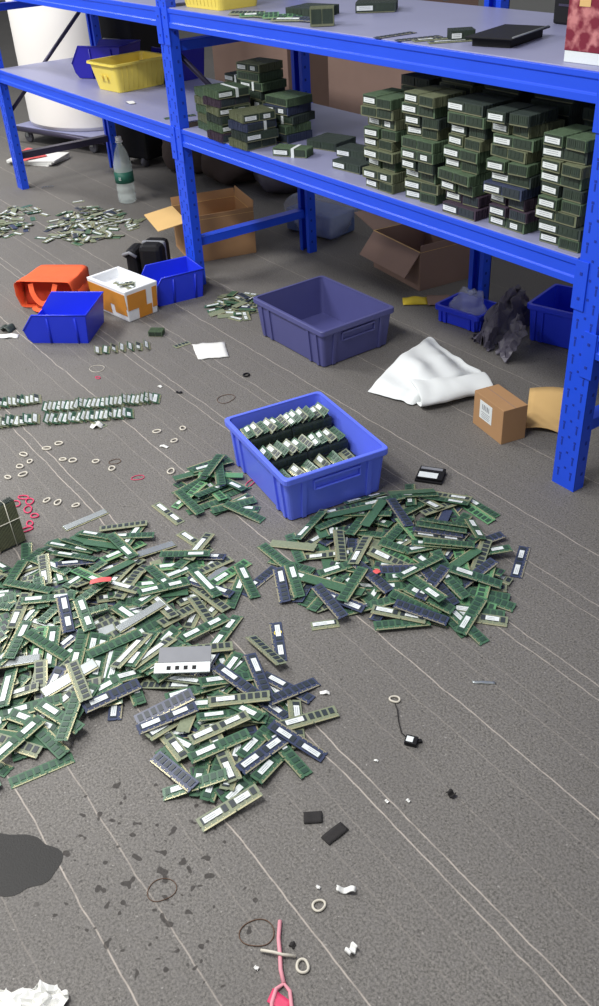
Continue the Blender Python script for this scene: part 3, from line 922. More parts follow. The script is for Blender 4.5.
def floor_mat():
    m = bpy.data.materials.new('grey_needle_felt_carpet'); m.use_nodes = True; nt = m.node_tree; b = nt.nodes['Principled BSDF']
    L = nt.links.new
    tc = nt.nodes.new('ShaderNodeTexCoord')
    def noise(s, d=4, rough=.5):
        n = nt.nodes.new('ShaderNodeTexNoise'); n.inputs['Scale'].default_value = s; n.inputs['Detail'].default_value = d; n.inputs['Roughness'].default_value = rough
        L(tc.outputs['Object'], n.inputs['Vector']); return n
    def math_(op, a, b_=None, c=None):
        n = nt.nodes.new('ShaderNodeMath'); n.operation = op
        for i, v in enumerate((a, b_, c)):
            if v is None: continue
            if isinstance(v, (int, float)): n.inputs[i].default_value = v
            else: L(v, n.inputs[i])
        return n.outputs[0]
    def mix(f, a, b_):
        n = nt.nodes.new('ShaderNodeMix'); n.data_type = 'RGBA'
        if isinstance(f, (int, float)): n.inputs[0].default_value = f
        else: L(f, n.inputs[0])
        for i, v in ((6, a), (7, b_)):
            if isinstance(v, tuple): n.inputs[i].default_value = v
            else: L(v, n.inputs[i])
        return n.outputs[2]
    def ramp(v, lo, hi):
        n = nt.nodes.new('ShaderNodeMapRange'); n.inputs['From Min'].default_value = lo; n.inputs['From Max'].default_value = hi
        L(v, n.inputs['Value']); return n.outputs['Result']
    fine = noise(210, 4, .75); med = noise(38, 4, .65); big = noise(2.2, 3)
    c0 = mix(ramp(fine.outputs['Fac'], .38, .64), lin((76, 74, 71)), lin((140, 136, 131)))
    c1 = mix(math_('MULTIPLY', ramp(med.outputs['Fac'], .35, .7), .45), c0, lin((120, 117, 115)))
    c2 = mix(math_('MULTIPLY', ramp(big.outputs['Fac'], .35, .7), .35), c1, lin((92, 89, 87)))
    # pale lint specks and dark dirt specks with their own shape
    sp = noise(120, 2, .5)
    c2 = mix(math_('MULTIPLY', ramp(sp.outputs['Fac'], .69, .75), .55), c2, lin((176, 172, 168)))
    sd = noise(75, 2, .5)
    c2 = mix(math_('MULTIPLY', math_('SUBTRACT', 1.0, ramp(sd.outputs['Fac'], .27, .31)), .6), c2, lin((58, 55, 54)))
    sx = nt.nodes.new('ShaderNodeSeparateXYZ'); L(tc.outputs['Object'], sx.inputs[0])
    # seams running along the racking
    wob = nt.nodes.new('ShaderNodeTexNoise'); wob.noise_dimensions = '1D'; wob.inputs['Scale'].default_value = 9; L(sx.outputs['X'], wob.inputs['W'])
    yy = math_('ADD', sx.outputs['Y'], math_('MULTIPLY', math_('SUBTRACT', wob.outputs['Fac'], .5), .010))
    seams = [(.066, .3), (.176, .8), (.283, .5), (.40, .2), (.474, .8), (.600, .22), (.666, .3), (.722, .85), (.752, .85), (.86, .28), (.97, .38), (1.035, .85), (1.13, .38), (1.174, .3),
             (1.271, .7), (1.304, .7), (1.383, .2), (1.472, .46), (1.512, .6), (1.62, .3), (1.665, .8), (1.76, .2), (1.93, .6), (2.09, .25), (2.25, .5), (2.5, .4), (2.8, .4), (3.1, .4)]
    tot = None
    for y, s in seams:
        d = math_('ABSOLUTE', math_('SUBTRACT', yy, y))
        n = nt.nodes.new('ShaderNodeMapRange'); n.inputs['From Min'].default_value = .0022; n.inputs['From Max'].default_value = .0004
        L(d, n.inputs['Value']); v = math_('MULTIPLY', n.outputs['Result'], s if s > .45 else s*.6)
        tot = v if tot is None else math_('MAXIMUM', tot, v)
    br = ramp(noise(30, 3).outputs['Fac'], .30, .55)
    fac = math_('MULTIPLY', tot, math_('MULTIPLY_ADD', br, .6, .4))
    c3 = mix(fac, c2, lin((190, 180, 170)))
    # water splashes near the wet patch
    dx = math_('SUBTRACT', sx.outputs['X'], -1.02); dy = math_('SUBTRACT', sx.outputs['Y'], .29)
    rr = math_('SQRT', math_('ADD', math_('MULTIPLY', dx, dx), math_('MULTIPLY', math_('MULTIPLY', dy, dy), 2.2)))
    zone = math_('SUBTRACT', 1.0, ramp(rr, .08, .30))
    sn = noise(48, 1, .3)
    spl = ramp(math_('ADD', sn.outputs['Fac'], math_('MULTIPLY', zone, .10)), .725, .75)
    spl = math_('MULTIPLY', spl, ramp(zone, .02, .2))
    c4 = mix(math_('MULTIPLY', spl, .8), c3, lin((46, 42, 40)))
    L(c4, b.inputs['Base Color'])
    b.inputs['Roughness'].default_value = .72; b.inputs['Specular IOR Level'].default_value = .35
    bp = nt.nodes.new('ShaderNodeBump'); bp.inputs['Strength'].default_value = .18; bp.inputs['Distance'].default_value = .002
    L(fine.outputs['Fac'], bp.inputs['Height']); L(bp.outputs['Normal'], b.inputs['Normal'])
    return m
M['floor'] = floor_mat()

# ------------------------------------------------------------------ mesh helpers
class MB:
    def __init__(s): s.bm = bmesh.new()
    def box(s, c, d, rot=None, mi=0):
        R = rot.to_matrix() if rot is not None and not isinstance(rot, Matrix) else rot
        vs = []
        for x in (-1, 1):
            for y in (-1, 1):
                for z in (-1, 1):
                    p = Vector((x*d[0]/2, y*d[1]/2, z*d[2]/2))
                    if R is not None: p = R @ p
                    vs.append(s.bm.verts.new(p + Vector(c)))
        for f in ((0, 1, 3, 2), (4, 6, 7, 5), (0, 4, 5, 1), (2, 3, 7, 6), (0, 2, 6, 4), (1, 5, 7, 3)):
            s.bm.faces.new([vs[i] for i in f]).material_index = mi
        return s
    def prism(s, poly, a0, a1, axis='z', mi=0, M4=None):
        def P(u, v, w):
            p = {'z': (u, v, w), 'y': (u, w, v), 'x': (w, u, v)}[axis]
            p = Vector(p); return M4 @ p if M4 is not None else p
        A = [s.bm.verts.new(P(u, v, a0)) for u, v in poly]; B = [s.bm.verts.new(P(u, v, a1)) for u, v in poly]
        n = len(poly)
        fs = [s.bm.faces.new(A[::-1]), s.bm.faces.new(B)]
        for i in range(n): fs.append(s.bm.faces.new([A[i], A[(i+1) % n], B[(i+1) % n], B[i]]))
        for f in fs: f.material_index = mi
        return s
    def frustum(s, r0, z0, r1, z1, mi=0):          # r = (x0,y0,x1,y1)
        def ring(r, z): return [s.bm.verts.new(p) for p in ((r[0], r[1], z), (r[2], r[1], z), (r[2], r[3], z), (r[0], r[3], z))]
        A, B = ring(r0, z0), ring(r1, z1)
        s.bm.faces.new(A[::-1]).material_index = mi; s.bm.faces.new(B).material_index = mi
        for i in range(4): s.bm.faces.new([A[i], A[(i+1) % 4], B[(i+1) % 4], B[i]]).material_index = mi
        return s
    def tube(s, pts, r, seg=8, closed=False, mi=0):
        pts = [Vector(p) for p in pts]; n = len(pts); rings = []
        up = Vector((0, 0, 1))
        for i, p in enumerate(pts):
            if closed: t = pts[(i+1) % n] - pts[i-1]
            else: t = pts[min(i+1, n-1)] - pts[max(i-1, 0)]
            t.normalize()
            a = t.cross(up)
            if a.length < .05: a = t.cross(Vector((1, 0, 0)))
            a.normalize(); b = a.cross(t).normalized()
            rings.append([s.bm.verts.new(p + (a*math.cos(k*2*PI/seg) + b*math.sin(k*2*PI/seg))*r) for k in range(seg)])
        m = n if closed else n-1
        for i in range(m):
            A, B = rings[i], rings[(i+1) % n]
            for k in range(seg):
                f = s.bm.faces.new([A[k], A[(k+1) % seg], B[(k+1) % seg], B[k]]); f.smooth = True; f.material_index = mi
        if not closed:
            s.bm.faces.new(rings[0]).material_index = mi; s.bm.faces.new(rings[-1][::-1]).material_index = mi
        return s
    def lathe(s, prof, seg=24, c=(0, 0, 0), mi=0, squash=1.0):
        rings = []
        for r, z in prof:
            rings.append([s.bm.verts.new((c[0]+max(r, 1e-5)*math.cos(k*2*PI/seg), c[1]+max(r, 1e-5)*math.sin(k*2*PI/seg)*squash, c[2]+z)) for k in range(seg)])
        for A, B in zip(rings, rings[1:]):
            for k in range(seg):
                f = s.bm.faces.new([A[k], A[(k+1) % seg], B[(k+1) % seg], B[k]]); f.smooth = True; f.material_index = mi
        return s
    def grid(s, fn, nu, nv, mi=0, smooth=True, wrap=False):
        V = [[s.bm.verts.new(fn(i/(nu-1), j/(nv-1))) for j in range(nv)] for i in range(nu)]
        for i in range(nu-1):
            for j in range(nv-1):
                f = s.bm.faces.new([V[i][j], V[i+1][j], V[i+1][j+1], V[i][j+1]]); f.smooth = smooth; f.material_index = mi
        return s
    def xf(s, m):
        bmesh.ops.transform(s.bm, matrix=m, verts=s.bm.verts); return s
    def build(s, name, mats, parent=None, bevel=0, solid=0, subsurf=0, loc=None, rot=None, kind=None):
        bmesh.ops.recalc_face_normals(s.bm, faces=s.bm.faces)
        me = bpy.data.meshes.new(name); s.bm.to_mesh(me); s.bm.free()
        for m in (mats if isinstance(mats, (list, tuple)) else [mats]): me.materials.append(m)
        o = bpy.data.objects.new(name, me); COL.objects.link(o)
        if parent is not None: o.parent = parent
        if loc is not None: o.location = loc
        if rot is not None: o.rotation_euler = rot
        if solid:
            md = o.modifiers.new('thickness', 'SOLIDIFY'); md.thickness = solid; md.offset = 0
        if subsurf:
            md = o.modifiers.new('smooth', 'SUBSURF'); md.levels = subsurf; md.render_levels = subsurf
        if bevel:
            md = o.modifiers.new('bevel', 'BEVEL'); md.width = bevel; md.segments = 2; md.limit_method = 'ANGLE'; md.angle_limit = .6
        if kind: o['kind'] = kind
        return o

def tag(o, label, cat, group=None):
    o['label'] = label; o['category'] = cat
    if group: o['group'] = group
    return o
def thing(name, label, cat, loc=(0, 0, 0), rz=0, group=None):
    o = bpy.data.objects.new(name, None); COL.objects.link(o); o.empty_display_size = .05
    o.location = loc; o.rotation_euler = (0, 0, rz)
    return tag(o, label, cat, group)
KIDS = {}
def kids(o):
    return [c for c in o.children]
def copy_tree(o, parent=None):
    c = o.copy(); COL.objects.link(c)
    if parent is not None: c.parent = parent
    for k in kids(o): copy_tree(k, c)
    return c
PROTO = {}
def inst(key, maker, loc, rot=(0, 0, 0), label=None, cat=None, group=None, quat=None):
    if key not in PROTO:
        o = maker(); PROTO[key] = o
    else:
        o = copy_tree(PROTO[key])
        if 'group' in o: del o['group']
    o.location = loc
    if quat is not None:
        o.rotation_mode = 'QUATERNION'; o.rotation_quaternion = quat
    else:
        o.rotation_mode = 'XYZ'; o.rotation_euler = rot
    return tag(o, label, cat, group)
def struct(o): o['kind'] = 'structure'; return o
ORD = ['lowest', 'second', 'third', 'fourth', 'fifth', 'sixth', 'seventh', 'eighth', 'ninth', 'tenth', 'eleventh', 'twelfth']

# ------------------------------------------------------------------ setting
FW = (-16, -2.5, 5, 9)
mb = MB(); mb.box(((FW[0]+FW[2])/2, (FW[1]+FW[3])/2, -.05), (FW[2]-FW[0], FW[3]-FW[1], .1)); struct(mb.build('floor', M['floor']))
mb = MB(); mb.box(((FW[0]+FW[2])/2, FW[3]+.05, 1.5), (FW[2]-FW[0], .1, 3.0)); struct(mb.build('wall_back', M['wall']))
mb = MB(); mb.box((FW[0]-.05, (FW[1]+FW[3])/2, 1.5), (.1, FW[3]-FW[1], 3.0)); struct(mb.build('wall_left', M['wall']))

# ------------------------------------------------------------------ racking
PX = [-5.575, -3.512, -1.405, .65]
YF, YB = 1.84, 2.49
rack = thing('storage_rack', 'long blue slotted steel storage rack with grey shelves crossing the picture', 'shelf', (0, 0, 0))
def post(x, yfront, face):
    # C section: slotted face towards the aisle, returns on both sides
    w, d, t, h = .078, .042, .004, 2.0
    mb = MB()
    yc = yfront + face*t/2
    mb.box((x, yc, h/2), (w, t, h))
    for sx in (-1, 1): mb.box((x+sx*(w/2-t/2), yfront+face*d/2, h/2), (t, d-.0005, h-.0005))
    for sx in (-1, 1): mb.box((x+sx*(w/2-.012), yfront+face*(d-t/2), h/2), (.02, t, h))
    # slots punched down the face: paired keyholes and round holes
    z = .04
    yo = yfront - face*.0004
    k = 0
    while z < h-.04:
        for sx in (-1, 1):
            mb.box((x+sx*.022, yo, z), (.004, .0012, .018), mi=1)
            mb.box((x+sx*.022+sx*.0, yo, z+.014), (.007, .0012, .006), mi=1)
        mb.box((x, yo, z+.025), (.006, .0016, .006), mi=1)
        # holes on the side return
        mb.box((x+w/2+.0002, yfront+face*.026, z+.012), (.0016, .008, .010), mi=1)
        z += .05; k += 1
    return mb.build('post', [M['steel_blue'], M['slot']], rack)
for x in PX:
    post(x, YF, 1); post(x, YB, -1)
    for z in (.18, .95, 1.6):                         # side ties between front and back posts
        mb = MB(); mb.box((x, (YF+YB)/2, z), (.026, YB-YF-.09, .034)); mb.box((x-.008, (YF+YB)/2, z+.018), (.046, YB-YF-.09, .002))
        mb.build('side_rail', M['tube_dark'] if x == PX[0] and z < .3 else M['steel_blue'], rack, bevel=.002)  # left low rail's dark colour stands for the shade it lies in
for x, a, b in ((PX[0], (1.865, .405), (2.46, .93)), (PX[1], (1.87, .95), (2.46, .33)), (PX[2], (1.87, .40), (2.46, .93))):   # diagonal frame braces
    mb = MB(); mb.tube([(x-.012, a[0], a[1]), (x-.012, b[0], b[1])], .011, 8); mb.build('diagonal_brace', M['tube_dark'], rack)
post(-2.50, 2.60, -1)
def beam(x0, x1, ztop, y, face):
    ztop -= .0025
    prof = [(0, 0), (0, .018), (.004, .021), (.004, .049), (0, .052), (0, .066), (.038, .066), (.038, 0)]
    mb = MB(); poly = [(y+face*u, ztop-.068+v+.002) for u, v in prof]
    mb.prism(poly, x0+.044, x1-.044, axis='x')
    o = mb.build('shelf_beam', M['steel_blue'], rack, bevel=.0015)
    for xx, sx in ((x0+.044, -1), (x1-.044, 1)):
        b = MB(); b.box((xx+sx*.018-sx*.001, y-face*.002, ztop-.062), (.040, .004, .128)); b.box((xx-sx*.003, y+face*.02, ztop-.034), (.005, .04, .064))
        for dz in (-.03, -.095): b.box((xx+sx*.018, y-face*.0045, ztop+dz), (.008, .002, .008), mi=1)
        b.build('end_plate', [M['steel_blue'], M['slot']], o, bevel=.0008)
for i in range(3):
    x0, x1 = PX[i], PX[i+1]
    for zt in (.66, 1.09):
        if i == 2 and zt == .66: zt = .485
        beam(x0, x1, zt, YF-.0005, 1); beam(x0, x1, zt, YB+.0005, -1)
        mb = MB(); mb.box(((x0+x1)/2, (YF+YB)/2, zt-.003), (x1-x0-.10, YB-YF-.012, .006))
        mb.build('shelf_panel', M['shelf_panel'], rack, bevel=.001)
# ------------------------------------------------------------------ memory modules
def module_proto(L, pcb, labels, chips=8, spreader=False, name='memory_module'):
    """flat on its back: L long (x), 30 mm tall (y), contacts along -y"""
    W, t = .030, .0013
    h = L/2
    nk = .06*L
    poly = [(-h, -.015), (nk-.001, -.015), (nk-.001, -.0125), (nk+.001, -.0125), (nk+.001, -.015), (h, -.015), (h, -.007), (h-.0018, -.006), (h-.0018, -.004), (h, -.003),
            (h, .015), (-h, .015), (-h, -.003), (-h+.0018, -.004), (-h+.0018, -.006), (-h, -.007)]
    mb = MB(); mb.prism(poly, -t/2, t/2)
    for k in range(10):          # small surface parts above the contacts
        mb.box((-h+.008+k*(L-.016)/9, -.0098, .0010), (.0022, .0014, .0008), mi=1)
    body = mb.build(name, [pcb, M['gold']])
    if spreader:
        mb = MB(); mb.box((0, .001, .0018), (L-.004, .024, .0012)); mb.box((0, .001, -.0018), (L-.004, .024, .0012))
        mb.build('heat_spreader', M['silver'], body, bevel=.0004)
    else:
        g = (L-.010)/chips
        cm = M['chip_g'] if pcb in (M['pcb_green'], M['pcb_light']) else M['chip']
        for k in range(chips):
            x = -h+.005+g*(k+.5) + (.001 if k >= chips/2 else -.001)
            mb = MB(); mb.box((x, .0035, .0012), (g*.68, .0150, .0012)); mb.build('memory_chip', cm, body)
    mb = MB()
    for a, b in ((-h+.003, nk-.002), (nk+.002, h-.003)):
        n = max(2, int((b-a)/.0022))
        for k in range(n):
            mb.box((a+(k+.5)*(b-a)/n, -.0132, 0), ((b-a)/n*.62, .0032, t+.0004))
    mb.build('contact_strip', M['gold'], body)
    for (x, w) in labels:
        mb = MB(); mb.box((x*L, .0035, .0021), (w*L, .0120, .0004))
        for q in range(2): mb.box((x*L-w*L*.1, .0050-q*.004, .00238), (w*L*.55, .0008, .0002), mi=1)
        mb.build('paper_label', [M['label'], M['grey_band']], body)
    return body
LAB = {'0': [], '1': [(-.22, .30)], '2': [(-.27, .30), (.23, .24)], 'w': [(-.05, .62)]}
PCB = {'g': 'pcb_green', 'l': 'pcb_light', 'o': 'pcb_olive', 'n': 'pcb_navy', 's': 'pcb_olive'}
CN = {'g': 'green', 'l': 'light green', 'o': 'olive', 'n': 'navy blue', 's': 'silver-clad'}
LN = {'0': 'no label', '1': 'one white label', '2': 'two white labels', 'w': 'long white label'}
def mk_dimm(ty):
    return lambda: module_proto(.1333, M[PCB[ty[0]]], LAB[ty[1]], spreader=ty[0] == 's')
def mk_so(ty):
    return lambda: module_proto(.0676, M[PCB[ty[0]]], [(a*.9, b*1.25) for a, b in LAB[ty[1]]] if ty[1] != '2' else [(-.22, .36), (.24, .36)], chips=4, name='laptop_memory_module')
HEAP = {'R': 'the heap right of the filled crate', 'C': 'the heap nearest the camera', 'L': 'the big left heap', 'S': 'the small heap left of the crate'}
GRP = {'R': 'loose memory modules right of the blue crate', 'C': 'loose memory modules in the front heap', 'L': 'loose memory modules in the big left heap', 'S': 'loose memory modules in the small heap left of the crate'}
def decode(r):
    return (r[0]/1e4, r[1]/1e4, r[2]/1e4), Quaternion([v/1e3 for v in r[3:7]]).normalized()
stuff_bms = {}
def mod_label(k, ty):
    if ty[0] == 's': return 'flat silver-clad memory module in ' + HEAP[k]
    return '%s memory module with %s in %s' % (CN[ty[0]], LN[ty[1]], HEAP[k])
for r in STICKS:
    k, ty, top = r[7], r[8], r[9]
    loc, q = decode(r)
    if top:
        lab = mod_label(k, ty)
        inst('d'+ty, mk_dimm(ty), loc, quat=q, label=lab, cat='memory module', group=GRP[k] + ', ' + CN[ty[0]] + ' with ' + LN[ty[1]])
    else:
        stuff_bms.setdefault(k, []).append((loc, q, ty))
SB = {'R': 'memory modules buried in the heap right of the filled blue crate', 'C': 'memory modules buried in the heap nearest the camera',
      'L': 'memory modules buried in the big heap on the left', 'S': 'memory modules buried in the small heap left of the filled blue crate'}
for k, L in stuff_bms.items():
    mb = MB(); mats = [M['pcb_green'], M['pcb_olive'], M['pcb_navy'], M['chip'], M['gold'], M['label']]
    for loc, q, ty in L:
        mi = {'g': 0, 'l': 0, 'o': 1, 's': 1, 'n': 2}[ty[0]]
        mb.box(loc, (.1333, .030, .0013), q, mi)
        for j in range(8):
            mb.box(Vector(loc)+q @ Vector((-.0583+j*.01665, .0035, .0012)), (.0105, .015, .0012), q, 3)
        mb.box(Vector(loc)+q @ Vector((0, -.0132, 0)), (.127, .0032, .0017), q, 4)
        for (x, w) in LAB[ty[1]]:
            mb.box(Vector(loc)+q @ Vector((x*.1333, .0035, .0021)), (w*.1333, .012, .0004), q, 5)
    o = mb.build('buried_memory_modules', mats, kind='stuff'); tag(o, SB[k], 'memory modules')
SOH = {'F': ('the far scatter at the left edge', 'laptop memory modules in the far left scatter'),
       'G': ('the far scatter before the water bottle', 'laptop memory modules scattered before the bottle'),
       'N': ('the small pile beside the slate crate', 'laptop memory modules piled by the slate crate')}
for r in SODIMMS:
    k, ty = r[7], r[8]; loc, q = decode(r)
    lab = '%s laptop module with %s in %s' % (CN[ty[0]], LN[ty[1]], SOH[k][0])
    inst('s'+ty, mk_so(ty), loc, quat=q, label=lab, cat='memory module', group=SOH[k][1] + ', ' + CN[ty[0]] + ' ' + LN[ty[1]])

# single modules lying clear of the heaps
SINGLE = {
 'blue_lone': 'navy blue memory module with two white labels lying flat on the carpet between the two near heaps',
}
for (x, y, yaw, ty, lab) in LONE:
    inst('d'+ty, mk_dimm(ty), (x, y, .0012), (0, 0, yaw), lab, 'memory module')
for (x, y, yaw, ty, lab) in LONE_SO:
    inst('s'+ty, mk_so(ty), (x, y, .0012), (0, 0, yaw), lab, 'memory module')

# rows of modules leaning on each other like fallen dominoes
def lean_row(p0, p1, n, size, types, lab, group, tilt=.52, z0=0.0, jit=.35, flip=1):
    d = Vector((p1[0]-p0[0], p1[1]-p0[1], 0)); yaw = math.atan2(d.y, d.x)
    for i in range(n):
        t = i/(n-1); p = Vector((p0[0], p0[1], 0)) + d*t
        ty = types[i % len(types)]
        tl = tilt*(1+random.uniform(-jit, jit))
        z = z0 + .015*math.sin(tl) + .0016
        R = Euler((0, 0, yaw + PI/2*flip + random.uniform(-.10, .10)), 'XYZ').to_quaternion() @ Euler((tl, 0, 0), 'XYZ').to_quaternion()
        mk = mk_so(ty) if size == 's' else mk_dimm(ty)
        o = inst(size+ty, mk, (p.x, p.y, z), quat=R, label=lab % ('%s' % (CN[ty[0]])) + ', with ' + LN[ty[1]], cat='memory module', group=group + ', ' + CN[ty[0]] + ' ' + LN[ty[1]])
lean_row((-2.84, .865), (-2.65, 1.19), 26, 's', ['gw', 'ow', 'ow', 'g2', 'ow'], '%s laptop module in the farther long leaning row', 'far leaning row of laptop modules')
lean_row((-2.755, .835), (-2.615, 1.07), 19, 's', ['gw', 'ow', 'g1', 'ow'], '%s laptop module in the nearer long leaning row', 'near leaning row of laptop modules')
lean_row((-3.03, .63), (-2.925, .865), 18, 's', ['ow', 'o1', 'g1', 'ow'], '%s laptop module in the farther row at the left edge', 'far row of laptop modules at the left edge')
lean_row((-2.90, .58), (-2.79, .805), 18, 's', ['g1', 'ow', 'o1', 'gw'], '%s laptop module in the nearer row at the left edge', 'near row of laptop modules at the left edge')
lean_row((-3.15, 1.205), (-3.06, 1.37), 7, 's', ['ow', 'gw', 'o1'], '%s laptop module in the short row before the foam box', 'short row of laptop modules before the foam box', tilt=.5)

# ------------------------------------------------------------------ blocks of stacked modules
def block_proto(W, D, pcb, chipm, labels=1, taped=False):
    """a brick of modules on edge: W wide (x), D deep (y), 30 mm high; the face with the label looks to -y; base at z 0"""
    rnd = random.Random(hash((round(W, 3), round(D, 3), labels)) % 1000)
    mb = MB(); n = int(D/.0037)
    for i in range(n):
        y = -D/2 + (i+.5)*D/n
        jx, jz = rnd.uniform(-.0012, .0012), rnd.uniform(0, .0012)
        mb.box((jx, y, .0150+jz/2), (W, .0013, .0288-jz))
        for s in (-1, 1): mb.box((jx+s*W*.235, y-.0013, .0160), (W*.43, .0014, .022), mi=1)
        mb.box((jx, y, .0022), (W*.94, .0017, .003), mi=2)
    yf = -D/2 + .5*D/n
    for k in range(8):
        x = (-W/2+.005+(W-.010)/8*(k+.5)); mb.box((x, yf-.0020, .0175), ((W-.01)/8*.68, .0014, .0150), mi=1)
    o = mb.build('module_block', [pcb, chipm, M['gold_dull']])
    for (x, w) in ([(-.26, .40)] if labels == 1 else [(-.0, .78)] if labels == 3 else [(-.26, .34), (.22, .20)] if labels == 2 else []):
        b = MB(); b.box((x*W, yf-.0030, .0150), (w*W, .0005, .0135))
        for q in range(2): b.box((x*W, yf-.0033, .0180-q*.005), (w*W*.7, .0002, .0010), mi=1)
        b.build('paper_label', [M['label'], M['grey_band']], o)
    if taped:
        b = MB(); b.box((.1*W, 0, .0301), (.012, D, .0006)); b.box((.1*W, -D/2-.0018, .015), (.012, .0006, .0305)); b.build('paper_band', M['label'], o)
    return o
BC = {'g': ('block_green', 'block_chip', 'green'), 'o': ('block_olive', 'block_chip', 'olive green'), 'd': ('pcb_dark', 'block_chip', 'dark green'), 'n': ('pcb_navy', 'chip', 'navy blue'), 'm': ('pcb_maroon', 'chip', 'dark violet')}
def block(key, loc, rz, label, group=None, rot=None):
    # key: colour + depth in cm (2 digits) + labels (0/1/2) + t for a paper band
    c = key[0]; D = int(key[1:3])/100; nl = int(key[3]); tp = key.endswith('t')
    return inst('b'+key, lambda: block_proto(.133, D, M[BC[c][0]], M[BC[c][1]], nl, tp), loc, rot or (0, 0, rz), label, 'block of memory modules', group)
ST = [(-2.262, 9, 'five'), (-2.080, 10, 'five'), (-1.908, 10, 'five'), (-1.728, 10, 'five'), (-1.552, 9, 'five')]
NTH = ['leftmost tall stack', 'second tall stack from left', 'middle tall stack', 'fourth tall stack from left', 'rightmost tall stack']
COLS = ['oogoogoogod', 'gogdggodgog', 'mmggggodgdd', 'gmmndgogodd', 'gdogdgodgog']
rs = random.Random(77)
for s, (x, n, _) in enumerate(ST):
    for i in range(n):
        c = COLS[s][i]; nl = [1, 0, 1, 2, 1][(i*3+s) % 5]
        px, py, rz = x+rs.uniform(-.010, .010), 1.925+rs.uniform(-.014, .014), rs.uniform(-.09, .09) + (.05 if s < 2 else .0)
        if (i*2+s) % 3 == 1 or (i+s) % 4 == 0:
            for h, nm in ((-1, 'left'), (1, 'right')):
                inst('h%s%d' % (c, h), (lambda c=c, h=h: block_proto(.061, .12, M[BC[c][0]], M[BC[c][1]], 3 if h < 0 else 0)), (px+h*.0355, py+rs.uniform(-.006, .006), .6601+i*.0303), (0, 0, rz+rs.uniform(-.04, .04)),
                     '%s half-width module block, %s half of the %s layer, %s' % (BC[c][2], nm, ORD[i], NTH[s]), 'block of memory modules', 'module blocks in the five tall stacks')
        else:
            block('%s12%d' % (c, nl), (px, py, .6601+i*.0303), rz, '%s module block, %s layer up in the %s' % (BC[c][2], ORD[i], NTH[s]), 'module blocks in the five tall stacks')
NTB = ['leftmost', 'second', 'third', 'fourth', 'rightmost']
for s, (x, n) in enumerate([(-2.27, 10), (-2.09, 11), (-1.915, 11), (-1.74, 11), (-1.56, 10)]):
    for i in range(n):
        c = 'ddgdod'[(i+s) % 6]
        block('%s120' % c, (x+random.uniform(-.006, .006), 2.075+random.uniform(-.006, .006), .6601+i*.0303), random.uniform(-.05, .05),
              '%s module block, %s layer up in the %s back stack' % (BC[c][2], ORD[i], NTB[s]), 'module blocks in the back row')
# irregular stacks beside the middle post
LS = [(-3.365, 1.955, 5, 'go', 1.45, 'the stack touching the middle post'), (-3.19, 1.90, 6, 'mgdo', 1.5, 'the second stack from the middle post'),
      (-3.02, 1.90, 4, 'odn', 1.52, 'the third stack from the middle post'), (-3.36, 2.10, 6, 'dgd', .1, 'the stack behind the one at the post'),
      (-3.20, 2.06, 8, 'dggo', .15, 'the tallest irregular stack, third back'), (-3.02, 2.06, 5, 'ngd', .1, 'the low stack behind the third one')]
for x, y, n, cs, rz, where in LS:
    for i in range(n):
        c = cs[i % len(cs)]; key = '%s%s%d%s' % (c, '12', [0, 1, 0, 2][i % 4], 't' if i % 3 == 2 else '')
        if rz > 1: 
            block(key, (x+random.uniform(-.01, .01), y+random.uniform(-.01, .01), .6601+i*.0308), rz+random.uniform(-.10, .10),
              '%s module block, %s layer of %s' % (BC[c][2], ORD[i], where), 'module blocks beside the middle post')
        else:
            block(key, (x+random.uniform(-.01, .01), y+random.uniform(-.01, .01), .6601+i*.0308), rz+random.uniform(-.10, .10),
              '%s module block, %s layer of %s' % (BC[c][2], ORD[i], where), 'module blocks beside the middle post')
for x, y, rz, key, z, lab in [(-2.80, 1.92, .5, 'g061t', 0, 'flat green module block with white paper band, right of the irregular stacks'),
                    (-2.80, 2.09, .25, 'd120', 0, 'dark block of memory modules lying alone behind the green banded block'),
                    (-2.62, 2.07, .2, 'd081', 0, 'dark block of memory modules with a label, second to the left of the tall stacks'),
                    (-2.50, 1.95, .1, 'd061', 0, 'dark block of memory modules nearest the leftmost tall stack'),
                    (-2.46, 2.11, .3, 'd080', 0, 'dark block of memory modules behind the one nearest the leftmost tall stack'),
                    (-2.47, 2.10, .5, 'd061', .0305, 'dark labelled block of memory modules laid on top of another by the leftmost tall stack')]:
    block(key, (x, y, .6601+z), rz, lab)

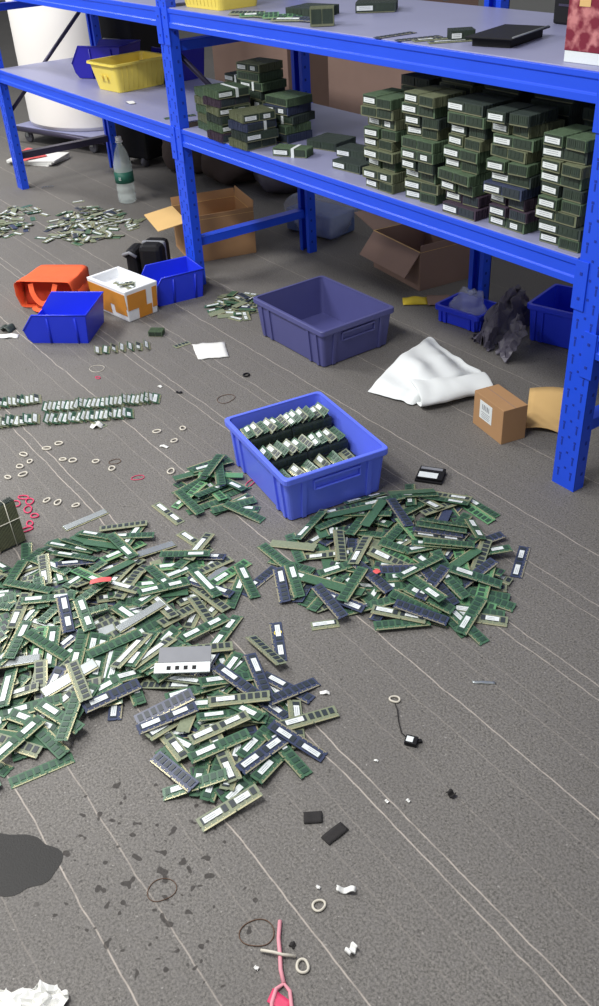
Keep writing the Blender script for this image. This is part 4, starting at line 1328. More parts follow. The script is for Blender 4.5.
# ------------------------------------------------------------------ crates and bins
def crate(name, label, loc, rz, L, W, H, m, taper=.93, ribs=3, group=None):
    t = thing(name, label, 'crate', loc, rz, group)
    w = .0035; l, s = L/2, W/2; lb, sb = l*taper, s*taper
    rim_h = .012
    mb = MB(); bm = mb.bm
    def ring(a, b, z, r=.012):
        pts = []
        for cx, cy, a0 in ((a-r, b-r, 0), (-a+r, b-r, PI/2), (-a+r, -b+r, PI), (a-r, -b+r, 3*PI/2)):
            for k in range(4): pts.append(bm.verts.new((cx+r*math.cos(a0+k*PI/6), cy+r*math.sin(a0+k*PI/6), z)))
        return pts
    R = [ring(lb-.012, sb-.012, .0, .008), ring(lb, sb, .004), ring(l, s, H), ring(l-w, s-w, H), ring(lb-w, sb-w, .005)]
    bm.faces.new(R[0][::-1]); bm.faces.new(R[4])
    for A, B in zip(R, R[1:]):
        for k in range(16): bm.faces.new([A[k], A[(k+1) % 16], B[(k+1) % 16], B[k]])
    mb.build('crate_body', m, t)
    # rolled rim
    mb = MB(); bm = mb.bm
    def rr(a, b, z): return ring(a, b, z, .014)
    prof = [(0.0005, H-.020), (.006, H-.020), (.0075, H-.016), (.0075, H-.001), (.006, H+.001), (-.004, H+.001), (-.004, H-.004)]
    RR = []
    for off, z in prof:
        bm2 = []
        r = .014
        for cx, cy, a0 in ((l+off-r, s+off-r, 0), (-l-off+r, s+off-r, PI/2), (-l-off+r, -s-off+r, PI), (l+off-r, -s-off+r, 3*PI/2)):
            for k in range(4): bm2.append(bm.verts.new((cx+r*math.cos(a0+k*PI/6), cy+r*math.sin(a0+k*PI/6), z)))
        RR.append(bm2)
    for A, B in zip(RR, RR[1:]+RR[:1]):
        for k in range(16): bm.faces.new([A[k], A[(k+1) % 16], B[(k+1) % 16], B[k]])
    mb.build('rim', m, t)
    # upright ribs on the outside
    def at_h(z): return (lb+(l-lb)*z/H, sb+(s-sb)*z/H)
    def rib(px, py, nx, ny, wdt):
        mb = MB(); z0, z1 = .004, H-.02
        a0, b0 = at_h(z0); a1, b1 = at_h(z1)
        pts = []
        for z, a, b in ((z0, a0, b0), (z1, a1, b1)):
            for e in (-1, 1):
                for o in (-.001, .0055):
                    if nx: pts.append(mb.bm.verts.new((nx*(a+o), py+e*wdt/2, z)))
                    else: pts.append(mb.bm.verts.new((px+e*wdt/2, ny*(b+o), z)))
        for f in ((0, 1, 3, 2), (4, 6, 7, 5), (0, 4, 5, 1), (2, 3, 7, 6), (0, 2, 6, 4), (1, 5, 7, 3)): mb.bm.faces.new([pts[i] for i in f])
        mb.build('rib', m, t, bevel=.001)
    for ny in (-1, 1):
        for px in (-.40*L, -.29*L, .29*L, .40*L): rib(px, 0, 0, ny, .014)
    for nx in (-1, 1):
        for py in (-.33*W, .33*W): rib(0, py, nx, 0, .014)
        # hand hold below the rim on the short ends: raised frame around a recess
        a, b = at_h(H*.72)
        mb = MB(); mb.box((nx*(a+.004), 0, H*.80), (.010, W*.46, .007)); mb.box((nx*(a+.003), 0, H*.60), (.008, W*.46, .004))
        for e in (-1, 1): mb.box((nx*(a+.003), e*W*.23, H*.70), (.008, .004, H*.2))
        mb.build('hand_hold', m, t, bevel=.001)
    return t
# filled blue crate
CA = (-1.921, 1.304); CAr = -.137
crate('plastic_crate', 'bright periwinkle blue plastic crate filled with rows of memory modules', (CA[0], CA[1], .0), CAr, .395, .315, .150, M['crate_blue'])
CB = (-2.665, 1.925); CBr = .012
crate('plastic_crate', 'empty slate violet plastic crate on the carpet behind the filled blue crate', (CB[0], CB[1], .0), CBr, .43, .325, .150, M['crate_slate'])
ca = Matrix.Translation((CA[0], CA[1], 0)) @ Matrix.Rotation(CAr, 4, 'Z')
TIER = [(-.118, 4, .09, 'far'), (-.018, 3, .08, 'middle'), (.072, 2, .08, 'near')]
for r, (a, n, dep, nm) in enumerate(TIER):
    for j, b in enumerate((-.0685, .0685)):
        for i in range(n):
            p = ca @ Vector((a, b, .0055+i*.0303))
            block('d%02d0' % int(dep*100), p, CAr+PI/2, 'dark module block in the filled crate, %s row, %s side, %s layer' % (nm, ('left', 'right')[j], ORD[i]), 'module blocks in the filled blue crate')
for a, n, b0, b1, zt, nm in [(-.115, 12, -.125, .118, .1270, 'top row'), (-.018, 10, -.120, .115, .0967, 'middle row'), (.072, 6, -.105, .105, .0664, 'lowest row')]:
    for i in range(n):
        b = b0+(b1-b0)*i/(n-1)
        tl = .5+random.uniform(-.2, .3)
        p = ca @ Vector((a + (.0 if a > -.1 else .0)+random.uniform(-.004, .004), b, zt+.015*math.sin(tl)+.0012))
        ty = ['g1', 'o1', 'g0', 'o1', 'g1', 'o0', 'g2'][i % 7] if nm[0] != 'l' or i > 4 else ['g0', 'o1'][i % 2]
        L = 's'
        q = Euler((0, 0, CAr+random.uniform(-.12, .12)), 'XYZ').to_quaternion() @ Euler((tl, 0, 0), 'XYZ').to_quaternion()
        inst(L+ty, mk_so(ty), p, quat=q, label='%s laptop module with %s leaning in the filled crate, %s' % (CN[ty[0]], LN[ty[1]], nm), cat='memory module', group='modules leaning in the blue crate, %s, %s %s' % (nm, CN[ty[0]], LN[ty[1]]))

def hopper(name, label, loc, rz, L, W, H, m, front=.45, taper=.88):
    """open fronted stacking bin, open end towards -x"""
    t = thing(name, label, 'bin', loc, rz)
    w = .003
    def side(sy):
        mb = MB(); bm = mb.bm
        # outline in x,z then offset in y with taper
        out = [(-L/2*.80, .0), (L/2*.9, .0), (L/2, H), (-L/2*.62, H), (-L/2, H*front), (-L/2*.93, H*.16)]
        A, B = [], []
        for x, z in out:
            y = sy*(W/2*taper+(W/2-W/2*taper)*z/H)
            A.append(bm.verts.new((x, y, z))); B.append(bm.verts.new((x, y-sy*w, z)))
        bm.faces.new(A); bm.faces.new(B[::-1])
        for k in range(len(A)): bm.faces.new([A[k], A[(k+1) % 6], B[(k+1) % 6], B[k]])
        o = mb.build('side_wall', m, t)
        for fx in (-.22, .62):
            mb = MB(); z0, z1 = .002, H-.012
            x = fx*L/2
            y0 = sy*(W/2*taper+.002); y1 = sy*(W/2+.002-(W/2-W/2*taper)*.012/H)
            mb.tube([(x, y0, z0), (x+.004, y1, z1)], .0045, 6); mb.build('side_rib', m, o)
        return o
    for sy in (-1, 1): side(sy)
    yb, yt = W/2*taper, W/2
    mb = MB(); mb.frustum((-L/2*.80, -yb, L/2*.9, yb), 0, (-L/2*.80, -yb, L/2*.9, yb), .003); mb.build('bin_floor', m, t)
    mb = MB(); bm = mb.bm
    vs = [bm.verts.new(p) for p in ((L/2*.9, -yb, 0), (L/2*.9, yb, 0), (L/2, yt, H), (L/2, -yt, H))]; vi = [bm.verts.new((v.co.x-w, v.co.y, v.co.z)) for v in vs]
    bm.faces.new(vs); bm.faces.new(vi[::-1])
    for k in range(4): bm.faces.new([vs[k], vs[(k+1) % 4], vi[(k+1) % 4], vi[k]])
    mb.build('back_wall', m, t)
    def yy(z): return yb+(yt-yb)*z/H
    mb = MB(); bm = mb.bm
    vs = [bm.verts.new(p) for p in ((-L/2*.80, -yb, 0), (-L/2*.80, yb, 0), (-L/2*.93, yy(H*.16), H*.16), (-L/2, yy(H*front), H*front), (-L/2, -yy(H*front), H*front), (-L/2*.93, -yy(H*.16), H*.16))]
    vi = [bm.verts.new((v.co.x+w, v.co.y, v.co.z)) for v in vs]
    for S_ in ((0, 1, 2, 5), (5, 2, 3, 4)):
        bm.faces.new([vs[i] for i in S_]); bm.faces.new([vi[i] for i in S_][::-1])
    for k in range(6): bm.faces.new([vs[k], vs[(k+1) % 6], vi[(k+1) % 6], vi[k]])
    mb.build('front_lip', m, t)
    e = .0035
    mb = MB(); mb.tube([(-L/2, -yy(H*front), H*front), (-L/2*.62, -yt, H), (L/2, -yt, H), (L/2, yt, H), (-L/2*.62, yt, H), (-L/2, yy(H*front), H*front)], e, 6); mb.build('rim', m, t)
    return t
hopper('open_front_bin', 'royal blue open-front plastic bin nearest the camera, beside the orange bag', (-3.405, 1.190, 0), .835, .268, .235, .122, M['bin_blue'])
hopper('open_front_bin', 'royal blue open-front plastic bin between the foam box and the middle post', (-3.455, 1.703, 0), PI/2-.12, .235, .185, .122, M['bin_blue'])
t = hopper('open_front_bin', 'indigo blue open-front bin tipped up on the grey shelf behind the yellow bin', (-4.80, 2.17, .663), 0, .30, .20, .15, M['bin_dark'])
t.rotation_euler = (.0, .0, .55)
hopper('open_front_bin', 'indigo blue open-front bin behind the tipped one at the back of the shelf', (-4.47, 2.395, .661), .05, .26, .17, .14, M['bin_dark'])

def tub(name, label, loc, rz, L, W, H, m, taper=.84, cat='bin'):
    t = thing(name, label, cat, loc, rz); w = .003
    mb = MB(); bm = mb.bm
    def ring(a, b, z, r=.02):
        pts = []
        for cx, cy, a0 in ((a-r, b-r, 0), (-a+r, b-r, PI/2), (-a+r, -b+r, PI), (a-r, -b+r, 3*PI/2)):
            for k in range(5): pts.append(bm.verts.new((cx+r*math.cos(a0+k*PI/8), cy+r*math.sin(a0+k*PI/8), z)))
        return pts
    R = [ring(L/2*taper, W/2*taper, 0), ring(L/2, W/2, H), ring(L/2-w, W/2-w, H), ring(L/2*taper-w, W/2*taper-w, .004)]
    bm.faces.new(R[0][::-1]); bm.faces.new(R[-1])
    for A, B in zip(R, R[1:]):
        for k in range(20): bm.faces.new([A[k], A[(k+1) % 20], B[(k+1) % 20], B[k]])
    mb.build('tub_body', m, t)
    mb = MB(); bm = mb.bm
    RR = [ring(L/2-.002, W/2-.002, H+.001), ring(L/2+.012, W/2+.012, H+.001, .03), ring(L/2+.013, W/2+.013, H-.008, .031), ring(L/2+.010, W/2+.010, H-.008, .03), ring(L/2+.009, W/2+.009, H-.003, .03), ring(L/2-.001, W/2-.001, H-.003)]
    for A, B in zip(RR, RR[1:]+RR[:1]):
        for k in range(20): bm.faces.new([A[k], A[(k+1) % 20], B[(k+1) % 20], B[k]])
    mb.build('rim', m, t)
    mb = MB()
    for i in range(9):
        x = -L/2*taper*.8+i*L*taper*.8/8
        for sy in (-1, 1): mb.tube([(x, sy*(W/2*taper+.0008), .01), (x*1.1, sy*(W/2-.001), H-.012)], .0016, 5)
    mb.build('side_fluting', m, t)
    return t
YB_ = tub('yellow_tub', 'pale yellow plastic tub standing on the left grey shelf in front of the indigo bins', (-4.445, 2.12, .661), PI/2+.12, .31, .23, .125, M['yellow'])
mb = MB()
for k, sx in enumerate((-1, 1)):
    mb.box((-.1505-.0, .02*sx, .06), (.002, .022, .026), Euler((0, -.2, 0)))
mb.build('embossed_mark', M['yellow'], YB_)
tub('yellow_tub', 'yellow plastic tub on the upper shelf beside the middle post', (-3.315, 1.985, 1.0905), .03, .29, .20, .11, M['yellow'])

# ------------------------------------------------------------------ foam box
def openbox(mb, L, W, H, w, mi=0, z0=0):
    mb.box((0, 0, z0+w/2), (L, W, w), mi=mi)
    for s in (-1, 1):
        mb.box((s*(L/2-w/2), 0, z0+H/2+w/2), (w, W, H-w), mi=mi); mb.box((0, s*(W/2-w/2), z0+H/2+w/2), (L-2*w, w, H-w), mi=mi)
    return mb
fb = thing('foam_box', 'white foam box wrapped in orange brown tape, open, between the two blue bins', 'box', (-3.455, 1.478, 0), .155)
mb = MB(); bm = mb.bm
def rect(a, b, z): return [bm.verts.new(p) for p in ((-a, -b, z), (a, -b, z), (a, b, z), (-a, b, z))]
rs = [rect(.125, .072, 0), rect(.137, .082, .135), rect(.121, .066, .135), rect(.118, .063, .098)]
bm.faces.new(rs[0][::-1]); bm.faces.new(rs[-1])
for A, B in zip(rs, rs[1:]):
    for k in range(4): bm.faces.new([A[k], A[(k+1) % 4], B[(k+1) % 4], B[k]])
mb.build('box_body', M['styro'], fb, bevel=.004)
def facepatch(mb, side, u0, u1, z0, z1):
    # on tapered side walls; side: 'y' front(-y), 'x' (+x)
    def P(u, z):
        f = z/.135; a = .125+.012*f+.0012; b = .072+.010*f+.0012
        return {'f': (u, -b, z), 'k': (u, b, z), 'r': (a, u, z), 'l': (-a, u, z)}[side]
    vs = [mb.bm.verts.new(P(u, z)) for u, z in ((u0, z0), (u1, z0), (u1, z1), (u0, z1))]; mb.bm.faces.new(vs)
for side, patches in {'f': [(-.130, .130, .058, .120), (-.120, .01, .012, .058), (.04, .122, .026, .058)],
                      'r': [(-.073, .020, .050, .118), (-.02, .045, .004, .050), (.050, .073, .03, .118)],
                      'l': [(-.073, .073, .03, .118)], 'k': [(-.12, .12, .03, .11)]}.items():
    mb = MB()
    for p in patches: facepatch(mb, side, *p)
    mb.build('tape_band', M['tape'], fb, solid=.0012)
for i, (x, y, r) in enumerate([(-.04, .02, .4), (.02, .03, -.5), (.06, .01, .2), (.0, .015, 1.2)]):
    mt = Matrix.Translation((-3.455, 1.478, 0)) @ Matrix.Rotation(.155, 4, 'Z'); p = mt @ Vector((x, y, 0))
    inst('so1', mk_so('o1'), (p.x, p.y, .0998+i*.0035), (0, 0, r), 'olive laptop memory module with one white paper label inside the open foam box', 'memory module', 'laptop modules inside the foam box')

# ------------------------------------------------------------------ cartons
def carton(name, label, loc, rot, L, W, H, m, flaps, cat='box', inner=None):
    """flaps: list of (side, angle from vertical outward in rad, length)"""
    t = thing(name, label, cat, loc); t.rotation_euler = rot; w = .004
    mb = MB(); openbox(mb, L, W, H, w); mb.build('carton_body', m, t, bevel=.0008)
    mb = MB()
    for s in (-1, 1): mb.box((s*(L/2-w/2), 0, H+.0006), (w*1.3, W, .0016)); mb.box((0, s*(W/2-w/2), H+.0006), (L, w*1.3, .0016))
    mb.build('rim_highlight', M['card_light'], t)  # paler strip paints a highlight along the carton's top rim
    for side, ang, ln in flaps:
        mb = MB()
        if side in ('+x', '-x'):
            s = 1 if side[0] == '+' else -1
            M4 = Matrix.Translation((s*(L/2-w/2), 0, H)) @ Matrix.Rotation(s*ang, 4, 'Y')
            mb.box((0, 0, ln/2), (w*.8, W*.985, ln))
        else:
            s = 1 if side[0] == '+' else -1
            M4 = Matrix.Translation((0, s*(W/2-w/2), H)) @ Matrix.Rotation(-s*ang, 4, 'X')
            mb.box((0, 0, ln/2), (L*.985, w*.8, ln))
        mb.xf(M4); mb.build('carton_flap', M['card_light'] if m is M['card'] and side == '-y' else m, t)
    return t
carton('cardboard_carton', 'open brown cardboard carton behind the middle post, one pale flap bent outwards', (-3.835, 2.15, 0), (0, 0, -.25), .28, .32, .195, M['card'],
       [('-y', 1.72, .14), ('+y', .10, .05), ('+x', .06, .02), ('-x', .2, .04)])
carton('cardboard_carton', 'greyish open carton under the long shelf with one flap hanging down', (-2.94, 2.675, 0), (0, 0, -.12), .36, .28, .165, M['card_grey'],
       [('-y', 2.45, .12), ('-x', 1.35, .17), ('+y', .2, .10), ('+x', .05, .03)])
bx = thing('small_carton', 'small closed brown carton with white shipping label in front of the foam sheet', 'box', (-1.748, 1.932, 0), -.20)
mb = MB(); mb.box((0, 0, .0585), (.158, .088, .117)); mb.build('carton_body', M['card'], bx, bevel=.0012)
mb = MB(); mb.box((0, 0, .1172), (.158, .002, .0006)); mb.build('lid_seam', M['card_grey'], bx)
mb = MB(); mb.box((-.012, -.0443, .070), (.066, .0006, .062)); mb.build('shipping_label', M['label'], bx)
mb = MB()
for k in range(5): mb.box((-.030+k*.0085, -.0447, .082), (.003+.002*(k % 2), .0004, .018))
for k in range(4): mb.box((-.012, -.0447, .064-k*.006), (.046-.006*(k % 2), .0004, .0016))
mb.build('label_print', M['grey_band'], bx)
def sheetobj(name, fn, nu, nv, m, label, cat, thick=.003, sub=1):
    mb = MB(); mb.grid(fn, nu, nv); o = mb.build(name, m, solid=thick, subsurf=sub); return tag(o, label, cat)
def bil(P00, P10, P11, P01, u, v):
    return Vector(P00)*(1-u)*(1-v)+Vector(P10)*u*(1-v)+Vector(P11)*u*v+Vector(P01)*(1-u)*v
from mathutils import noise as NZ
def nz(x, y, z=0): return NZ.noise(Vector((x, y, z)))
sheetobj('cardboard_scrap', lambda u, v: bil((-1.69, 1.99, .012), (-1.600, 2.06, .002), (-1.70, 2.27, .035), (-1.84, 2.17, .030), u, v)+Vector((0, 0, .012*math.sin(u*PI))), 8, 8, M['card_light'], 'torn flat piece of pale cardboard lying beside the right post, behind the small carton', 'cardboard', .003, 0)

# ------------------------------------------------------------------ white foam sheet
def foam_a(u, v):
    # fan spread out from the near fold: u across, v from near edge to far tip
    p = bil((-2.215, 1.775, 0), (-2.04, 1.83, 0), (-2.03, 2.15, 0), (-2.41, 2.235, 0), u, v)
    h = .012+.050*math.sin(PI*min(1, v*1.05+.02))*(.6+.4*math.sin(PI*u))+.010*math.sin(v*17+u*2.5)*math.sin(PI*u)**.5+.008*nz(p.x*11, p.y*11)
    if v < .05: h *= .35
    p.z = max(.004, h*(1 if 0 < u < 1 else .25)); p.x += .012*nz(v*6, 3, u); p.y += .010*nz(u*6, 7, v)
    return p
fs = thing('foam_sheet', 'crumpled white foam sheet folded over on the carpet beside the small carton', 'packing foam')
mb = MB(); mb.grid(foam_a, 22, 26); mb.build('sheet_fold', M['foam'], fs, solid=.003, subsurf=1)
def foam_b(u, v):
    # rolled edge in front: v goes round the roll
    a = Vector((-2.015, 1.835, 0)); b = Vector((-1.905, 2.07, 0)); p = a.lerp(b, u)
    d = (b-a).normalized(); n = Vector((-d.y, d.x, 0))
    w = .070+.015*math.sin(u*5+1); th = v*2*PI
    q = p + n*(.055+w*math.cos(th)) + Vector((0, 0, .030+.026*math.sin(th)+.006*nz(u*7, v*4)))
    q.z = max(q.z, .003)
    return q
mb = MB(); mb.grid(foam_b, 16, 22); mb.build('rolled_fold', M['foam'], fs, solid=.003, subsurf=1)
# ------------------------------------------------------------------ orange bag
ob = thing('tote_bag', 'orange non-woven tote bag lying on its side with handles towards the camera', 'bag', (-3.775, 1.31, 0), .79)
# local: x along the open mouth edge (u), -y... mouth looks to -y ; body extends to +y
BW, BD, BH = .25, .22, .125
def bag(u, v):
    # loft: u around the section, v from mouth to bottom
    a = u*2*PI; ex = .2
    cx = math.copysign(abs(math.cos(a))**ex, math.cos(a)); cz = math.copysign(abs(math.sin(a))**ex, math.sin(a))
    w = BW/2*(1.0-.10*v); h = BH/2*(1.0-.12*v+.0)
    x = w*cx; z = h*(1+cz) ; y = -BD/2+BD*v
    if cz > 0: z -= .010*math.sin(v*PI)*(1-abs(cx)**4)
    y += -.02*(cz > 0)*(1-v)
    x += .004*nz(v*5, u*9); z += .004*nz(v*6+3, u*8)
    return Vector((x, y, max(.002, z)))
mb = MB(); mb.grid(bag, 41, 12)
bmv = [mb.bm.verts.new((p.x*.98, BD/2-.001, p.z)) for p in (bag(i/12, 1) for i in range(12))]
mb.bm.faces.new(bmv)
bmesh.ops.remove_doubles(mb.bm, verts=mb.bm.verts, dist=.0004)
mb.build('bag_body', [M['orange']], ob, solid=.0015)
mb = MB(); mb.grid(lambda u, v: Vector(((u-.5)*.22, -BD/2+.03+.02*v, .004+v*.108)), 8, 6); mb.build('dark_mouth', M['orange_in'], ob, solid=.001)  # darker orange sheet set across the mouth to make the opening dark
for s, z0, out in ((0, .112, .03), (1, .012, .045)):
    mb = MB(); n = 16; w = .022
    pts = []
    for i in range(n+1):
        t = i/n; x = -.055+.11*t; y = -BD/2-.012-out*math.sin(PI*t)**.5
        z = (z0-.075*math.sin(PI*t)**.6) if s == 0 else (z0+.0*t)
        pts.append(Vector((x, y, max(.003, z))))
    V = []
    for i, p in enumerate(pts):
        tn = (pts[min(i+1, n)]-pts[max(i-1, 0)]).normalized(); sd = tn.cross(Vector((0, -1, .6 if s == 0 else 3)).normalized()).normalized()
        V.append((mb.bm.verts.new(p-sd*w/2), mb.bm.verts.new(p+sd*w/2)))
    for a, b in zip(V, V[1:]): mb.bm.faces.new([a[0], b[0], b[1], a[1]])
    mb.build('handle', M['orange'], ob, solid=.0018)

# ------------------------------------------------------------------ water bottle
bt = thing('water_bottle', 'large clear plastic water bottle with green label and white cap standing under the rack', 'bottle', (-4.854, 2.192, 0))
R0 = .051
prof = [(0, .006), (.030, .004), (.040, .0), (R0, .010), (R0, .05), (R0-.003, .056), (R0, .062), (R0, .09), (R0-.003, .096), (R0, .102), (R0, .20), (R0-.002, .21), (.043, .235), (.034, .270), (.022, .298), (.0145, .310), (.0145, .330)]
mb = MB(); mb.lathe(prof, 28); mb.build('bottle_body', M['bottle'], bt)
mb = MB(); mb.lathe([(R0+.0008, .112), (R0+.0008, .172)], 28); mb.build('bottle_label', M['bottle_label'], bt, solid=.0006)
mb = MB(); mb.lathe([(0, .350), (.015, .350), (.0165, .348), (.0165, .328), (.0152, .328)], 20); mb.lathe([(.0205, .322), (.0205, .327), (.015, .327)], 20); mb.build('bottle_cap', M['cap'], bt)
mb = MB()
for k, (a, b) in enumerate(((-.012, .006), (-.016, .000), (-.010, -.006))): mb.box((.012+R0*.55, -R0*.90, .142+b), (.022+a*.5, .0006, .002), Euler((0, 0, .45)))
mb.build('label_print', M['label'], bt)

# ------------------------------------------------------------------ trolley and the white roll standing on it
tr = thing('platform_trolley', 'low grey trolley with dark tube frame and caster wheels under the white roll', 'trolley', (-6.40, 2.62, 0), .30)
mb = MB(); mb.box((0, 0, .105), (.82, .46, .022)); mb.build('platform', M['shelf_panel'], tr, bevel=.003)
mb = MB(); mb.tube([(-.44, -.25, .100), (.52, -.25, .100)], .016, 10); mb.build('frame_tube', M['tube_dark'], tr)
for sx in (-1, 1):
    for sy in (-1, 1):
        mb = MB(); mb.box((sx*.33, sy*.19, .085), (.05, .04, .02)); mb.box((sx*.33-.0, sy*.19-.016, .062), (.03, .004, .04)); mb.box((sx*.33, sy*.19+.016, .062), (.03, .004, .04))
        c = mb.build('caster', M['silver'], tr)
        mb = MB(); mb.lathe([(0, -.011), (.034, -.011), (.038, -.007), (.038, .007), (.034, .011), (0, .011)], 20)
        mb.xf(Matrix.Translation((sx*.33, sy*.19, .040)) @ Matrix.Rotation(PI/2, 4, 'X')); mb.build('wheel', M['wheel'], c)
rl = thing('foam_roll', 'tall thick white roll of packing film standing upright behind the left end of the rack', 'packing roll', (-6.45, 2.61, .119), .30)
prof = []
for i in range(15):
    z = 1.35*i/14; prof.append((.385+.006*math.sin(i*1.7), z))
mb = MB(); mb.lathe([(0, .001)]+[(.37, .001)]+prof+[(.35, 1.37), (.05, 1.37), (.05, 1.30), (0, 1.30)], 48, squash=.60); mb.build('roll_body', M['white_big'], rl)
mb = MB(); mb.lathe([(.389, .02), (.392, .45), (.390, .9), (.388, 1.34)], 48, squash=.605)
for v in mb.bm.verts: v.co.x += .0
mb.build('outer_wrap', M['white_big'], rl)
pb = thing('paper_pad', 'flattened white paper pad on the floor behind the far left rack post', 'paper', (-6.12, 2.18, 0), .5)
mb = MB()
for k in range(3): mb.box((.01*k, -.01*k, .006+.012*k), (.34, .22, .010), Euler((0, 0, .1*k)))
mb.build('paper_sheets', M['paper'], pb, bevel=.001)
tag(sheetobj('red_bag', lambda u, v: Vector((-6.13+.20*(u-.5), 2.13+.17*(v-.5), .040+.045*math.sin(PI*u)*math.sin(PI*v)+.012*nz(u*4, v*4))), 10, 10, M['red'], '', '', .002), 'small crumpled pale red bag lying on the white paper pad', 'bag')

# ------------------------------------------------------------------ background clutter
def lump(name, loc, d, m, label, cat, amp=.12, seed=0, parts=None):
    t = thing(name, label, cat, loc)
    def f(u, v):
        th = u*2*PI; ph = v*PI
        n = Vector((math.sin(ph)*math.cos(th), math.sin(ph)*math.sin(th), -math.cos(ph)))
        k = 1+amp*NZ.noise(n*1.7+Vector((seed, 0, 0)))*2+amp*.5*NZ.noise(n*5+Vector((0, seed, 0)))
        p = Vector((n.x*d[0]/2, n.y*d[1]/2, n.z*d[2]/2))*k
        p.z = max(-d[2]*.40, p.z)+d[2]*.40
        return p
    mb = MB(); mb.grid(f, 33, 18); bmesh.ops.remove_doubles(mb.bm, verts=mb.bm.verts, dist=.0005)
    mb.build('bag_body', m, t)
    mb = MB(); top = d[2]*.88
    mb.tube([(0, 0, top*.92), (.01, .0, top*1.0), (.02, .01, top*1.08)], d[0]*.06, 8); mb.tube([(d[0]*.07*math.cos(a*PI/5), d[0]*.07*math.sin(a*PI/5), top*1.0) for a in range(10)], .004, 6, closed=True)
    mb.build('tied_neck', m, t)
    return t
lump('sack', (-5.22, 2.82, 0), (.42, .34, .36), M['sack'], 'grey brown lumpy sack on the floor behind the water bottle', 'sack', .12, 3)
lump('sack', (-4.80, 2.86, 0), (.40, .36, .34), M['sack'], 'grey brown lumpy sack on the floor between the bottle and the middle post', 'sack', .14, 8)
lump('sack', (-4.42, 2.98, 0), (.38, .36, .30), M['dark_bag'], 'dark filled bag on the floor behind the open carton at the middle post', 'sack', .14, 5)
dc = thing('wheeled_case', 'tall black padded case standing beside the white roll', 'case', (-5.58, 2.72, 0), .3)
mb = MB(); mb.box((0, 0, .60), (.27, .30, 1.12)); mb.build('case_body', M['black'], dc, bevel=.02)
for sx in (-1, 1):
    mb = MB(); mb.lathe([(0, -.012), (.03, -.012), (.03, .012), (0, .012)], 16); mb.xf(Matrix.Translation((sx*.09, -.13, .03)) @ Matrix.Rotation(PI/2, 4, 'Y')); mb.build('wheel', M['wheel'], dc)
mb = MB(); mb.tube([(-.07, -.16, .7), (-.07, -.18, .72), (.07, -.18, .72), (.07, -.16, .7)], .008, 8); mb.build('carry_handle', M['grey_band'], dc)
mb = MB()
for z in (.3, .62, .94): mb.box((0, -.1505, z), (.24, .003, .012))
mb.build('zip_seam', M['tube_dark'], dc)
def bigbox(x, y, z, L, W, H, rz, m, label, taped=True):
    t = thing('shipping_carton', label, 'box', (x, y, z), rz)
    mb = MB(); mb.box((0, 0, H/2), (L, W, H)); mb.build('carton_body', m, t, bevel=.003)
    mb = MB(); mb.box((0, 0, H+.0004), (L, .05, .0008)); mb.box((L/2+.0004, 0, H-.05), (.0008, .05, .1)); mb.box((-L/2-.0004, 0, H-.05), (.0008, .05, .1)); mb.build('packing_tape', M['tape'] if m is M['card'] else M['grey_band'], t)
    return t
bigbox(-4.45, 3.85, 0, .75, .5, .62, .05, M['card_grey'], 'greyish closed carton on the floor far behind the middle post, lower one of two')
bigbox(-4.45, 3.85, .624, .70, .48, .35, .0, M['card_grey'], 'greyish closed carton stacked on another far behind the middle post')
bigbox(-3.62, 4.45, 0, .75, .5, .55, -.04, M['card_grey'], 'greyish closed carton on the floor far behind the irregular module stacks')
bigbox(-1.75, 3.20, 0, .5, .4, .78, .03, M['card_light'], 'pale carton behind the right end of the rack, seen as slivers above the tall stacks')
bigbox(-5.75, 3.9, 0, .8, .6, .75, .1, M['card_grey'], 'greyish closed carton far behind the tall black case')
def heap_fn(cx, cy, rx, ry, h, sd, z0=0):
    def f(u, v):
        x = (u-.5)*2; y = (v-.5)*2
        r = min(1, (abs(x)**2.6+abs(y)**2.6)**(1/2.6))
        z = z0+h*(1-r**3)+(.09*nz(x*2.2+sd, y*2.2)+.035*nz(x*7, y*7+sd)+.015*nz(x*19, y*19))*h/.5*(1-r**6)
        return Vector((cx+rx*x, cy+ry*y, max(.002, z)))
    return f
cb = thing('cable_heap', 'brown heap of scrap wiring under clear film behind the tall module stacks', 'scrap heap')
mb = MB(); mb.grid(heap_fn(-2.95, 3.62, .75, .42, .62, 2), 40, 34); mb.build('wiring', M['copper'], cb)
mb = MB(); mb.grid(heap_fn(-2.95, 3.60, .79, .46, .66, 4), 60, 50); mb.build('film_cover', M['plastic_clear'], cb)
bb = lump('clear_bag', (-3.70, 2.68, 0), (.44, .30, .22), M['plastic_clear'], 'clear plastic bag with bluish contents on the floor behind the open carton', 'bag', .14, 21)
mb = MB(); mb.box((0, 0, .06), (.30, .18, .11), Euler((0, 0, .2))); mb.build('bag_contents', mat('blue_grey_contents', (96, 116, 168), .6, var=.3, scale=20), bb, bevel=.01)

